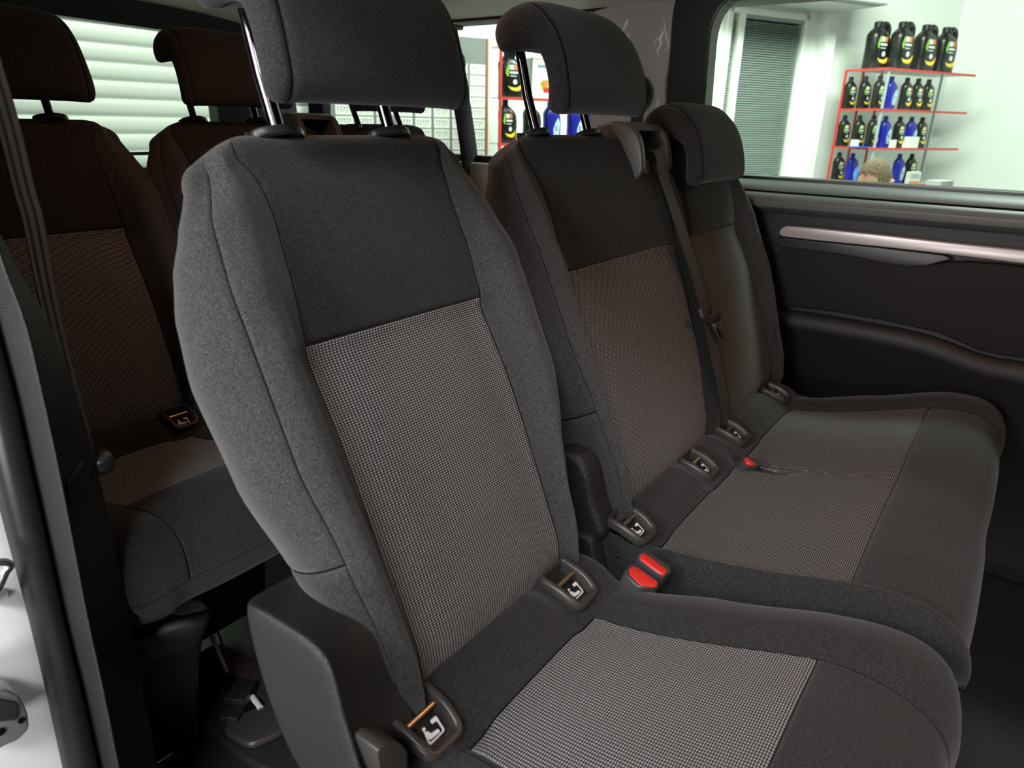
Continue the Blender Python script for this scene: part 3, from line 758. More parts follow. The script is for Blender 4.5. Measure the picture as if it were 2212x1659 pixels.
# ------------------------------------------------------------------ row 2 double bench
BP = ((1375, 1132), (1519, 1002), (1590, 932), (1683, 848))
def make_bench():
    root = empty('bench_seat', (C2 + .23, .385, FLZ), 'double charcoal bench seat beside the nearest single seat', 'bench seat', 'van bench seats')
    sl2, sr3 = shoulder(C2, True, False), shoulder(C3, False, True)
    nt = lambda x: sl2(x) + sr3(x) + .05 * math.exp(-((x - (C2 + .275)) / .045) ** 2)
    b = backrest(ctrl_bench, [4, 6, 10, 13, 17, 19], [4, 19], root, [(6, 10), (13, 17)], [DOT, DOTS], nt, ucen=C2)
    guides(C2, b); headrest(C2, root)
    h3 = headrest(C3 - .012, root, dt=-.118, dn=-.024)
    XL = lambda y, k: lerp([(-.06, .795), (.06, .795), (.2, .782), (.3, .775), (.46, .77)], y) + .05 * max(0, min(1, (k - 11) / 3)) ** 2
    XR = lambda y, k: lerp([(-.06, 1.685), (.06, 1.682), (.2, 1.63), (.3, 1.565), (.46, 1.55)], y) - .05 * max(0, min(1, (k - 11) / 3)) ** 2
    PL = lambda y: lerp([(-.06, .835), (.07, .835), (.31, .808)], y)
    PRr = lambda y: lerp([(-.06, 1.57), (.07, 1.565), (.31, 1.47)], y)
    mid = lambda y: lerp([(.05, 1.185), (.31, 1.165)], y)
    slit = lambda x, y: .03 * math.exp(-((x - 1.155) / .014) ** 2) * math.exp(-((y - .285) / .045) ** 4)
    cushion(root, XL, XR, PL, PRr, [mid], ucen=C2, slit=slit, pits=[(on(a, b, 1, BZY).x, BZY) for a, b in BP])
    for p in BP: iso_bezel(p, root)
    m = MB(); m.prism([(.86, .10, -.665), (.86, .42, -.665), (.86, .40, -.80), (.86, .38, -.93), (.86, .18, -.93), (.86, .14, -.80)], (.76, 0, 0)); m.build('seat_frame', VOIDP, root, bev=.02)
    # hinge cover facing the single seat
    def slab(name, prof, x0, x1, mt, bev, par=root):
        return MB().prism([(x0, y, z) for y, z in prof], (x1 - x0, 0, 0)).build(name, mt, par, bev=bev, seg=4)
    hc = rounded([(.50, -.47), (.462, -.433), (.428, -.432), (.412, -.455), (.400, -.50), (.378, -.545), (.42, -.60), (.47, -.60)], .012, 4)
    slab('recliner_cover', [(p.x, p.y) for p in hc], .758, .805, PLA, .010)
    lc = rounded([(.425, -.545), (.392, -.545), (.365, -.64), (.35, -.72), (.43, -.72)], .01, 4)
    slab('lower_cover', [(p.x, p.y) for p in lc], .745, .782, PLA, .008)
    lv = [Vector((.742, y, z)) for y, z in [(.475, -.462), (.462, -.475), (.450, -.51), (.436, -.55), (.428, -.575), (.436, -.60)]]
    MB().tube(smooth_path(lv, 5), .006, 10).build('release_strap', PLG, root, smooth=True)
    # belt outlet hood between the two head restraints
    sp = [(.556, -.080), (.560, -.044), (.570, -.016), (.588, -.001), (.620, .004), (.652, -.004), (.672, -.030), (.672, -.09), (.60, -.12)]
    sp2 = [(p.x, p.y) for p in rounded(sp, .012, 3)]
    x0, x1, w_ = 1.146, 1.272, .017
    hd = MB().prism([(x0, y, z) for y, z in sp2], (w_, 0, 0)).prism([(x1 - w_, y, z) for y, z in sp2], (w_, 0, 0))
    top = [(.578, -.010), (.588, -.001), (.620, .004), (.652, -.004), (.670, -.030), (.670, -.09), (.635, -.09), (.635, -.014), (.595, -.014)]
    hd.prism([(x0 + .004, y, z) for y, z in top], (x1 - x0 - .008, 0, 0))
    ho = hd.build('belt_outlet', HOOD, root, bev=.004, seg=3); ho['label'] = 'satin black seat belt outlet hood'
    MB().prism([(x0 + .01, .560, -.082), (x0 + .01, .565, -.058), (x0 + .01, .63, -.050), (x0 + .01, .63, -.085)], (.034, 0, 0)).build('outlet_lip', HOOD, ho, bev=.004)
    MB().box((1.209, .630, -.050), (.100, .01, .09)).build('outlet_cavity', VOID, ho)
    m = MB(); cpt = Vector((x0 - .001, .645, -.022)); m.prism([cpt + Vector((0, .007 * math.cos(a), .007 * math.sin(a))) for a in [2 * math.pi * i / 14 for i in range(14)]], (.003, 0, 0)); m.build('screw_hole', VOID, ho)
    return root
bench = make_bench()

# belt hanging from the hood
def ribbon(name, A, B, fr, slots, mats, parent=None, th=.0012, sub=4, nrm=None):
    """webbing between two edge curves with ribs"""
    A = smooth_path(A, sub); B = smooth_path(B, sub); n = len(A); V = []; F = []; S = []
    nv = []
    for i in range(n):
        d = A[min(i + 1, n - 1)] - A[max(i - 1, 0)]; c = B[i] - A[i]; q = d.cross(c).normalized(); nv.append(q)
    K = len(fr)
    for s in (1, -1):
        for i in range(n):
            for f in fr: V.append(A[i] * (1 - f) + B[i] * f + nv[i] * th * s * .5)
    for s in (0, 1):
        for i in range(n - 1):
            for k in range(K - 1):
                a = s * n * K + i * K + k; f = [a, a + 1, a + K + 1, a + K]; F.append(f if s == 0 else f[::-1]); S.append(slots[k])
    for i in range(n - 1):
        for k in (0, K - 1): a = i * K + k; b = n * K + a; F.append([a, b, b + K, a + K]); S.append(0)
    o = mesh(name, V, F, mats, parent, S)
    bm = bmesh.new(); bm.from_mesh(o.data); bmesh.ops.recalc_face_normals(bm, faces=bm.faces); bm.to_mesh(o.data); bm.free()
    return o
sb_ = empty('seat_belt', (1.23, .60, -.10), 'black centre seat belt hanging from the hood between two head restraints, silver tongue halfway', 'seat belt', 'seat belts')
cent = [((1421, 325), .046), ((1434, 380), .036), ((1457, 450), .032), ((1480, 520), .030), ((1500, 580), .030), ((1517, 640), .031), ((1530, 690), .030), ((1547, 770), .028), ((1560, 830), .026), ((1567, 880), .018), ((1567, 915), .004)]
ce = [bpx(p[0], p[1], n_) for p, n_ in cent]; ce.insert(0, Vector((ce[0].x, .60, -.060)))
hw = .021
ribbon('webbing', [p + Vector((-hw, 0, 0)) for p in ce], [p + Vector((hw, 0, 0)) for p in ce], [0, .08, .5, .92, 1], [0, 1, 1, 0], [BELT, mat('grey_webbing', (.075, .068, .064), .65, bump=('noise', 700, .3, .0006))], sb_)
tb = [bpx(a, b, .036) for a, b in [(1504, 668), (1512, 672), (1522, 684), (1532, 680), (1534, 668), (1546, 676), (1550, 690), (1544, 698), (1528, 700), (1512, 690)]]
tg = MB().prism([p for p in tb], NN * .009).build('belt_tongue', PLG, sb_, bev=.0025)
bl = [bpx(a, b, .041) for a, b in [(1536, 700), (1549, 700), (1563, 730), (1560, 737), (1556, 736)]]
o = MB().prism(bl, NN * .0025).build('tongue_blade', CHR, tg, bev=.0006); o['label'] = 'shiny steel blade'
MB().prism([bpx(a, b, .0437) for a, b in [(1547, 709), (1550, 708), (1559, 728), (1556, 730)]], NN * .0004).build('blade_slot', VOID, tg)

# red buckles
def buckle(quad, button, z, label, depth=.055, grey=False):
    root = empty('seat_belt_buckle', on(*quad[0], 2, z), label, 'seat belt buckle', 'red seat belt buckles')
    def plane(p, dz=0): return onp(p[0], p[1], Vector((.70, .28, z + dz)), (0, -.25, 1))
    q = [plane(p) for p in quad]
    hs = MB().prism(q, (.0, .018, -depth)).build('housing', mat('buckle_grey', (.055, .055, .055), .33), root, bev=.003)
    if grey: hs['label'] = 'grey housing'
    b = MB().prism([plane(p, .0012) for p in button], (0, 0, -.006)).build('release_button', RED, root, bev=.0018); b['label'] = 'bright red button'
buckle([(1378, 1196), (1394, 1184), (1449, 1222), (1452, 1234), (1438, 1243), (1426, 1240), (1380, 1206)], [(1381, 1199), (1388, 1193), (1396, 1196), (1440, 1228), (1441, 1236), (1433, 1240), (1426, 1237), (1383, 1206)], -.545, 'red buckle in grey housing beside the bench cushion, farther of the pair')
buckle([(1349, 1232), (1362, 1216), (1376, 1219), (1424, 1254), (1424, 1268), (1390, 1270), (1376, 1264), (1350, 1240)], [(1358, 1228), (1366, 1222), (1376, 1224), (1421, 1255), (1421, 1263), (1412, 1266), (1385, 1264), (1362, 1242)], -.548, 'red buckle nearer the large single seat, lower of the pair')
buckle([(1606, 988), (1614, 982), (1642, 996), (1650, 1003), (1634, 1004), (1616, 1001)], [(1607, 990), (1613, 987), (1622, 991), (1632, 1001), (1622, 1002), (1611, 997)], -.545, 'small red buckle tucked into the slit of the far bench cushion', .03, True)

# ------------------------------------------------------------------ row 3: copies of both
def copy_tree(o, parent=None):
    c = o.copy(); COL.objects.link(c); c.parent = parent
    for ch in list(o.children): copy_tree(ch, c)
    return c
SX, SY, SZ_ = .90, .85, .931
def row3(o):
    c = copy_tree(o); l = o.location
    c.location = (.458 + (l.x - C1) * SX, 1.145 + (l.y - .385) * SY, -.881); c.scale = (SX, SY, SZ_); return c
s3 = row3(single); s3.location.x += .018; s3['label'] = 'single rear seat by the striped belt at the far left, behind the nearest seat'
b3 = row3(bench); b3['label'] = 'rear bench seat in the last row, mostly hidden behind the nearest seat'
heads = [o for o in b3.children if o.name.startswith('headrest')]
low_ = min(heads, key=lambda o: max(v.co.z for v in o.data.vertices)); low_.location = TT * .118 + NN * .024     # raised in the last row
for o in list(b3.children):
    if o.name.startswith('headrest'):
        if min(v.co.z for v in o.data.vertices) < .47 - .05: pass
    if o.name.startswith('lower_cover') or o.name.startswith('release_strap'):
        bpy.data.objects.remove(o)
bench['label'] = 'double charcoal bench seat by the far window, with a belt between its two head restraints'
# pedestal foot and gas strut under the left rear seat
ped = rounded([(.40, .84), (.40, 1.10), (.30, 1.10), (.28, .90)], .03, 4)
m = MB(); k = len(ped)
V = []
for z, s, dy in ((-.66, 1.25, -.02), (-.72, 1.1, -.01), (-.80, 1.0, 0), (-.935, .85, .01)):
    c0 = Vector((.36, .97)); V += [Vector((c0.x + (p.x - c0.x) * s, c0.y + (p.y - c0.y) * s + dy, z)) for p in ped]
F = [list(range(k))[::-1], list(range(3 * k, 4 * k))] + [[i * k + j, i * k + (j + 1) % k, (i + 1) * k + (j + 1) % k, (i + 1) * k + j] for i in range(3) for j in range(k)]
def addraw(name, V, F, mt, root, bev=0):
    """world-space mesh under a scaled root"""
    o = mesh(name, V, F, mt, None); loc = o.location.copy(); o.parent = root; o.matrix_parent_inverse = Matrix.Identity(4)
    s = root.scale; L = loc - root.location
    o.location = (L.x / s.x, L.y / s.y, L.z / s.z); o.scale = (1 / s.x, 1 / s.y, 1 / s.z)
    if bev: bevel(o, bev, 3)
    return o
addraw('pedestal', V, F, PLS, s3)
mm = MB().prism([on(x, y, 1, .80) for x, y in [(318, 1303), (345, 1290), (380, 1277), (404, 1288), (440, 1300), (456, 1316), (430, 1324), (392, 1332), (352, 1324)]], (0, .07, -.004)); addraw('tilt_lever', mm.V, mm.F, PLG, s3, .004)
a, b = on(448, 1352, 1, 1.0), on(502, 1478, 1, .94)
mm = MB().tube([a, b], .0035, 10); o = addraw('gas_strut', mm.V, mm.F, mat('bright_steel', (.85, .85, .85), .35, metal=.3), s3)
mm = MB().tube([a + Vector((.012, 0, .01)), b + Vector((.006, 0, 0))], .002, 8); addraw('control_cable', mm.V, mm.F, PLG, s3)

# belt webbing by the near pillar with its anchor
lb = empty('seat_belt', on(205, 985, 1, .80), 'striped dark belt webbing running down beside the near door pillar', 'seat belt', 'seat belts')
rb = [(-25, 30), (0, 125), (27, 215), (50, 300), (77, 415), (95, 480), (125, 650), (150, 760), (175, 860), (190, 920), (206, 990)]
A = [on(x, y, 1, .80) for x, y in rb]; B = [on(x - lerp([(0, 48), (300, 50), (500, 47), (800, 34), (1000, 24)], y), y, 1, .785) for x, y in rb]
ribbon('webbing', A, B, [0, .04, .28, .30, .42, .44, .66, .68, .80, .82, .98, 1], [0, 1, 0, 0, 0, 1, 0, 0, 0, 1, 0], [BELT, BELTR], lb)
m = MB(); P = smooth_path([on(x, y, 1, .78) for x, y in [(204, 985), (212, 995), (222, 1008), (226, 1022)]], 5)
m.tube(P, [.010, .012, .0135, .0145, .015, .015, .015, .015, .015, .0145, .014, .013, .012, .010, .007, .003][:len(P)], 14); k = m.build('belt_anchor', PLG, lb, smooth=True)
# retractor cover and belt in front of the quarter window
cb = empty('seat_belt', (FX - .03, 1.45, .2), 'black belt hanging down in front of the small rear side window', 'seat belt', 'seat belts')
ce = [on(x, y, 1, 1.42) for x, y in [(968, 62), (977, 110), (984, 150), (1000, 240), (1013, 330), (1022, 420)]]
ribbon('webbing', [p + Vector((-.028, .01, 0)) for p in ce], [p + Vector((.028, -.01, 0)) for p in ce], [0, .45, .55, 1], [0, 0, 0], [BELT, BELTR], cb)
MB().box(on(968, 60, 1, 1.42) + Vector((0, 0, .004)), (.10, .03, .012)).build('roof_slot', PLS, cb, bev=.003)
m = MB(); c_ = on(983, 136, 1, 1.40); m.tube([c_ + Vector((-.034, 0, .012)), c_ + Vector((-.015, -.004, .018)), c_ + Vector((.015, -.004, .012)), c_ + Vector((.034, 0, -.006))], [.010, .017, .017, .010], 12); m.build('belt_tongue', PLS, cb, smooth=True)
MB().box(c_ + Vector((-.03, -.006, -.014)), (.010, .003, .014)).build('tongue_blade', CHR, cb)
rt = empty('belt_guide', fx(1385, 200), 'dark belt guide on the pale far pillar, behind the middle head restraint', 'belt guide')
m = MB(); P = smooth_path([fx(a, b, FX - .035) for a, b in [(1372, 163), (1380, 178), (1387, 198), (1384, 220), (1374, 232)]], 4); n_ = len(P)
m.tube(P, [.010 + .014 * math.sin(math.pi * (i + .5) / n_) for i in range(n_)], 12); m.build('guide_body', PLS, rt, smooth=True)
A = [fx(a, b, FX - .03) for a, b in [(1362, 225), (1364, 300), (1366, 380)]]; B = [fx(a, b, FX - .03) for a, b in [(1384, 225), (1386, 300), (1388, 380)]]
ribbon('webbing', A, B, [0, .5, 1], [0, 0], [BELT, BELTR], rt)

# ------------------------------------------------------------------ floor hardware at the lower left
def fl_(x, y, z): return on(x, y, 2, z)
rc = empty('seat_rail_cover', fl_(520, 1560, FLZ), 'black plastic rail cover with an open slot on the van floor', 'rail cover')
oc = rounded([(700, 1700), (560, 1659), (400, 1545), (330, 1480), (380, 1380), (520, 1300), (700, 1380), (800, 1560)], 30, 5)
P = [fl_(p.x, p.y, FLZ + .02) for p in oc]; sl_ = [(452, 1440), (490, 1415), (548, 1500), (572, 1525), (520, 1540), (505, 1535)]
MB().prism(P, (0, 0, -.02)).build('cover_plate', PLS, rc, bev=.008)
P = [fl_(p.x, p.y, FLZ + .021) for p in rounded([(420, 1430), (505, 1540), (480, 1590), (540, 1625), (600, 1600), (655, 1560), (560, 1440), (470, 1395)], 22, 5)]
MB().prism(P, (0, 0, .014)).build('raised_lip', PLG, rc, bev=.006)
MB().prism([fl_(a, b, FLZ + .036) for a, b in [(452, 1440), (480, 1412), (515, 1470), (574, 1522), (520, 1542), (506, 1536)]], (0, 0, .0015)).build('slot', VOID, rc)
c_ = fl_(520, 1500, FLZ + .045); MB().box(c_, (.045, .035, .022), Matrix.Rotation(.5, 3, 'Z')).box(c_ + Vector((-.03, -.02, -.008)), (.025, .03, .016), Matrix.Rotation(.5, 3, 'Z'), 0).build('connector', PLA, rc, bev=.002)
a = fl_(545, 1505, FLZ + .04); o = MB().tube([a, a + Vector((-.004, -.028, -.004))], .005, 10).build('pin', WHITEINK, rc, smooth=True); o['label'] = 'short white pin'
o = MB().tube([fl_(463, 1490, FLZ + .04), fl_(470, 1482, FLZ + .04)], .002, 8).build('screw', CHR, rc)
fa = empty('floor_anchor', fl_(360, 1612, FLZ), 'black recessed floor anchor with metal rim, at the bottom left', 'floor anchor')
ring = rounded([(322, 1580), (365, 1578), (402, 1608), (392, 1625), (340, 1659), (320, 1659)], 12, 5)
R1 = [fl_(p.x, p.y, FLZ + .012) for p in ring]
MB().prism(R1, (0, 0, -.012)).build('bezel', PLG, fa, bev=.004)
rg = rounded([(325, 1594), (360, 1592), (386, 1612), (378, 1624), (338, 1648), (322, 1648)], 8, 4)
MB().prism([fl_(p.x, p.y, FLZ + .0135) for p in rg], (0, 0, -.001)).build('pocket', VOID, fa)
R2 = [fl_(p.x, p.y, FLZ + .014) for p in rg]; o = MB().tube(R2 + [R2[0]], .0016, 6, cap=False).build('metal_rim', CHR, fa, smooth=True)

# latch hardware on the white door edge
la = empty('door_roller_bracket', on(20, 1550, 1, .77), 'grey metal roller bracket on the white door edge, bottom left corner', 'bracket')
A = rounded([(-60, 1500), (-30, 1492), (15, 1490), (45, 1505), (62, 1545), (64, 1575), (40, 1600), (10, 1612), (-10, 1625), (-60, 1640)], 10, 4)
GM = mat('grey_metal', (.45, .46, .46), .32, metal=.6)
b_ = MB().prism([on(p.x, p.y, 1, .745) for p in A], (0, .035, 0)).build('bracket_body', GM, la, bev=.005)
P = rounded([(-60, 1512), (-10, 1510), (38, 1518), (38, 1556), (-60, 1566)], 8, 4)
MB().prism([on(p.x, p.y, 1, .742) for p in P], (0, .01, 0)).build('recess', PLG, la, bev=.003)
for (cx, cy, r) in ((47, 1557, 5), (2, 1582, 6)):
    c_ = on(cx, cy, 1, .7435); MB().tube([c_ , c_ + Vector((0, .004, 0))], .0034 if r == 5 else .0042, 16).build('bolt_hole', VOID, la)
hk = empty('door_hook', on(10, 1250, 1, .76), 'small bright metal loop on the white door edge at the left border', 'hook')
m = MB(); P = smooth_path([on(x, y, 1, .755) for x, y in [(-30, 1290), (-8, 1275), (2, 1258), (12, 1236), (22, 1222), (8, 1215), (-20, 1216)]], 4); m.tube(P, .0042, 10); m.build('loop', CHR, hk, smooth=True)
m = MB(); m.tube([on(-6, 1288, 1, .76), on(-6, 1288, 1, .79)], .009, 16); m.build('boss', GM, hk, smooth=True)

# ------------------------------------------------------------------ shop outside
PHI = math.radians(27)
D_ = Vector((math.cos(PHI), -math.sin(PHI), 0)); P_ = Vector((math.sin(PHI), math.cos(PHI), 0)); Z_ = Vector((0, 0, 1))
K0 = dep(1940, 236, 5.35); K0.z = 0          # a point under the shelf fronts
# coordinates along the shop wall: s along D_, q depth away from viewer (P_), z
def W(s, q, z): return K0 + D_ * s + P_ * q + Z_ * z
def sat(x, y, q):
    """pixel -> (s, z) on the plane at depth q"""
    p0 = K0 + P_ * q; r = ray(x, y); k = P_.dot(p0) / P_.dot(r); p = r * k
    return D_.dot(p - K0), p.z
MR = Matrix((D_, P_, Z_)).transposed()
def wbox(m, s0, s1, q0, q1, z0, z1, slot=0):
    return m.box(W((s0 + s1) / 2, (q0 + q1) / 2, (z0 + z1) / 2), (s1 - s0, q1 - q0, z1 - z0), MR, slot)
GZ = -ZS
QW = .62
s_win0, _ = sat(1552, 200, QW); s_win1, _ = sat(1722, 200, QW); zt = sat(1690, 25, QW)[1]
m = MB(); wbox(m, -4.15, s_win0, QW, QW + .15, GZ, 2.0); wbox(m, s_win1, 1.58, QW, QW + .15, GZ, 2.0); wbox(m, s_win0, s_win1, QW, QW + .15, zt, 2.0); wbox(m, s_win0, s_win1, QW, QW + .15, GZ, -.95)
tagS(m.build('wall_shop', WALLM, None))
s_p0, _ = sat(1737, 380, QW); s_p1, _ = sat(1762, 380, QW)
tagS(wbox(MB(), sat(1720, 300, QW)[0] + .05, sat(1745, 300, QW)[0] + .02, QW - .10, QW, GZ, 2.0).build('wall_pilaster', WALLM, None))
s_c = sat(2120, 300, QW)[0]
m = MB(); m.box(W(1.52, -1.24, .25), (.12, 3.72, 3.5), MR); wr = tagS(m.build('wall_side', WALLM, None))
tagS(MB().box((2.5, 2.0, GZ - .05), (12, 9, .1)).build('floor', mat('concrete_floor', (.35, .36, .34), .6, noise=(3, (.28, .29, .27), .3, .7)), None))
# rear garage wall with roller shutter
tagS(MB().box((1.0, 3.78, .25), (4.6, .10, 3.5)).build('wall_back', WALLM, None))
SY0 = 3.6; pitch = .078; V = []; F = []; zz = []
z = GZ
while z < 1.6:
    for f, d in ((0, .012), (.06, .0), (.30, -.007), (.62, -.010), (.86, -.004), (.95, .004)): zz.append((z + f * pitch, d * .7))
    z += pitch
for x in (-.6, 3.2): V += [Vector((x, SY0 + d * 1.1, z_)) for z_, d in zz]
n = len(zz)
for i in range(n - 1): F.append([i, n + i, n + i + 1, i + 1])
sh = mesh('roller_shutter', V, F, SHUT, None, None, None, True); tag(sh, 'white roller shutter of curved slats seen through the rear window', 'roller shutter')
sd = sh.modifiers.new('th', 'SOLIDIFY'); sd.thickness = .01; sd.offset = -1

# blind window
sf = s_win0; m = MB(); e = .045
wbox(m, s_win0, s_win0 + e, QW - .02, QW + .06, -.95, zt); wbox(m, s_win1 - e, s_win1, QW - .02, QW + .06, -.95, zt); wbox(m, s_win0, s_win1, QW - .02, QW + .06, zt - e, zt); wbox(m, s_win0, s_win1, QW - .02, QW + .06, -.95, -.90)
mu = sat(1583, 200, QW)[0]; wbox(m, mu - .035, mu + .02, QW - .025, QW + .06, -.95, zt)
fw = tagS(m.build('window_4', mat('window_pvc', (.82, .86, .80), .4), None, bev=.004))
wbox(MB(), s_win0, s_win1, QW + .10, QW + .11, -.95, zt).build('pane', mat('dim_glass', (.05, .07, .065), .15), fw)
wbox(MB(), mu - .012, mu + .004, QW - .045, QW - .025, .02, .14).build('handle', mat('window_pvc', (.8, .8, .8)), fw, bev=.003)
vb = empty('window_blind', W((mu + s_win1) / 2, QW, -.9), 'grey green venetian blind in the white shop window', 'blind')
SL = mat('blind_slat', (.26, .32, .29), .55)
zb = zt - .07
m = MB(); wbox(m, mu + .03, s_win1 - .05, QW - .01, QW + .03, zb, zb + .03); m.build('head_rail', mat('rail_grey', (.3, .32, .3), .5), vb)
m = MB(); z = zb - .02; Mt = MR @ Matrix.Rotation(math.radians(38), 3, 'X')
while z > -.85:
    m.box(W((mu + .035 + s_win1 - .055) / 2, QW + .01, z), (s_win1 - mu - .09, .0195, .0010), Mt); z -= .017
ob = m.build('slats', SL, vb)
m = MB()
for f in (.2, .8):
    s = mu + (s_win1 - mu) * f; wbox(m, s - .001, s + .001, QW - .004, QW - .002, -.85, zb)
m.build('cord', SL, vb)
vb2 = empty('window_blind', W((mu + s_win0) / 2, QW, -.9), 'narrow strip of venetian blind left of the window mullion', 'blind')
m = MB(); z = zb - .02
while z > -.85:
    m.box(W((s_win0 + .045 + mu - .04) / 2, QW + .01, z), (mu - s_win0 - .085, .0195, .0010), Mt); z -= .017
m.build('slats', SL, vb2)
vb2['category'] = 'blind'
# air conditioner at the top
s0, z0 = sat(1640, -40, .12); s1, z1 = sat(1922, 12, .12)
ac = empty('air_conditioner', W((s0 + s1) / 2, .2, z1), 'grey underside of a wall air conditioner at the top edge of the window view', 'air conditioner')
m = MB(); wbox(m, s0, s1, .12, QW, z1, z1 + .28); m.build('casing', mat('ac_casing', (.62, .64, .62), .5), ac, bev=.02)
m = MB(); wbox(m, s0 + .05, s1 - .06, .15, .22, z1 - .004, z1 + .002); m.build('outlet_flap', mat('ac_flap', (.3, .31, .3), .5), ac)

# ------------------------------------------------------------------ bottles
LG = mat('label_green', (.25, .55, .05), .5); LY = mat('label_yellow', (.85, .65, .05), .5); LO = mat('label_orange', (.85, .25, .03), .5); LW = mat('label_white', (.75, .8, .78), .5); LB = mat('label_lightblue', (.45, .62, .80), .5)
def bottle(name, H, Wd, Dp, body, style, label, cat, group):
    """built at the origin, front face towards -y"""
    root = empty(name, (0, 0, 0), label, cat, group)
    levels = [(0, .94, .94), (.02, 1, 1), (.5, 1, 1), (.66, .98, .97), (.74, .86, .88), (.81, .58, .66), (.86, .36, .46), (.885, .30, .42), (.90, .30, .42)]
    n = 20; V = []; F = []
    for h, sx, sy in levels:
        sh_ = 0 if h < .6 else -Wd * .16 * min(1, (h - .6) / .25)
        for j in range(n):
            a = 2 * math.pi * j / n; c, s = math.cos(a), math.sin(a); k = 1 / max(abs(c) ** 4 + abs(s) ** 4, 1e-6) ** .25
            V.append(Vector((sh_ + Wd / 2 * sx * c * k, Dp / 2 * sy * s * k, H * h)))
    L = len(levels)
    for i in range(L - 1):
        for j in range(n): F.append([i * n + j, i * n + (j + 1) % n, (i + 1) * n + (j + 1) % n, (i + 1) * n + j])
    F += [list(range(n))[::-1], [(L - 1) * n + j for j in range(n)]]
    o = mesh('body', V, F, body, root)
    m = MB(); x0 = -Wd * .16; m.tube([(x0, 0, H * .885), (x0, 0, H * .985), (x0, 0, H)], [Wd * .17, Wd * .17, Wd * .14], 14); m.build('cap', body, root, smooth=True)
    if name == 'oil_jug':
        m = MB(); m.tube(smooth_path([(Wd * .02, 0, H * .80), (Wd * .10, 0, H * .93), (Wd * .30, 0, H * .95), (Wd * .44, 0, H * .86), (Wd * .46, 0, H * .66)], 4), Dp * .20, 10); m.build('handle', body, root, smooth=True)
    yf = -Dp / 2 - .0008
    def poly(pts, sl): m.prism([(x * Wd, yf, z * H) for x, z in pts], (0, .0006, 0), sl)
    m = MB(); mats = [LG, LY, LO, LW, LB]
    if style == 0:
        poly([(-.40, .52), (-.33, .66), (-.24, .71), (-.24, .60), (-.28, .50), (-.24, .45), (-.33, .44)], 0)
        poly([(-.22, .58), (-.02, .58), (-.02, .68), (-.22, .68)], 3); poly([(.0, .58), (.14, .58), (.14, .68), (.0, .68)], 2)
        poly([(-.22, .50), (.16, .50), (.16, .545), (-.22, .545)], 3); poly([(-.18, .44), (.10, .44), (.10, .46), (-.18, .46)], 3)
        poly([(.04 + .10 * math.cos(a), .33 + .055 * math.sin(a)) for a in [2 * math.pi * i / 12 for i in range(12)]], 3)
        poly([(-.30, .24), (-.12, .155), (.12, .135), (.30, .19), (.38, .33), (.28, .26), (.12, .215), (-.08, .215)], 1)
        poly([(.12, .135), (.30, .19), (.38, .33), (.34, .20), (.26, .14)], 2)
    else:
        poly([(.0, .14), (.30, .14), (.38, .50), (.22, .62), (.06, .50), (-.06, .34)], 4); poly([(.02, .30), (.24, .30), (.20, .44), (.06, .42)], 3); poly([(.05, .18), (.22, .18), (.20, .24), (.06, .24)], 1)
    m.build('label', mats, root)
    return root
def put(proto, s, q, z, rot=0, label=None, first=[]):
    if proto.name in first: o = copy_tree(proto)
    else: o = proto; first.append(proto.name)
    o.location = W(s, q, z); o.rotation_euler = (0, 0, -PHI + rot)
    if label: o['label'] = label
    return o
b1 = bottle('oil_bottle', .235, .105, .062, BLK, 0, 'black oil bottle', 'bottle', 'small black oil bottles on the red shelves')
b2 = bottle('oil_bottle', .235, .105, .062, BLU, 1, 'blue oil bottle', 'bottle', 'small blue oil bottles on the red shelves')
j1 = bottle('oil_jug', .335, .19, .115, BLK, 0, 'large black oil jug', 'jug', 'large black oil jugs on the top shelf')

# red shelf unit seen through the side window
zS = [sat(1950, 149, 0)[1], sat(1950, 237, 0)[1], sat(1950, 320, 0)[1]]
zS.append(zS[2] - (zS[1] - zS[2]) * 1.0)
zS.append(zS[3] - .29)
sL = [sat(1838, 149, 0)[0], sat(1814, 232, 0)[0], sat(1800, 318, 0)[0], sat(1786, 400, 0)[0], sat(1786, 400, 0)[0]]
sR = [sat(2105, 158, 0)[0], sat(2085, 242, 0)[0], sat(2068, 323, 0)[0], sat(2055, 400, 0)[0], sat(2055, 400, 0)[0]]
s0 = sat(1915, 149, 0)[0]; sRm = sum(sR) / 5
def pxx(p):
    c = R3 @ p; return 1106 + FOC * c.x / c.z
QD = .1
while pxx(W(s0, QD, zS[0])) > 1828: QD += .01
def inside(x, y, qmin):
    q = qmin
    while sat(x, y, q)[0] < s0 + .06 and q < QD - .05: q += .01
    return q
def shelf_unit(name, s0, s1, zs, label, posts, top_extra=True, q0=0., depth=.30, side=True):
    root = empty(name, W((s0 + s1) / 2, q0 + .15, GZ), label, 'shelf', 'red edged shelf units')
    for i, z in enumerate(zs):
        m = MB(); wbox(m, s0, s1, q0, q0 + depth, z - .006, z, 0); b = m.build('shelf_board', GSH, root)
        m = MB(); wbox(m, s0 - .004, s1, q0 - .004, q0 + .002, z - .014, z + .002); (wbox(m, s0 - .004, s0 + .002, q0, q0 + depth, z - .014, z + .002) if side else None); m.build('red_edge', RSH, b)
    for s, q, mt in posts:
        m = MB(); wbox(m, s - .007, s + .007, q - .007, q + .007, GZ, zs[0] - .006); m.build('upright', mt, root)
    return root
GP = mat('grey_post', (.10, .12, .12), .4); LGP = mat('pale_post', (.45, .55, .6), .35, metal=.4)
sp_ = sat(2013, 265, .0)[0]; sc_ = sat(1915, 265, -.01)[0]
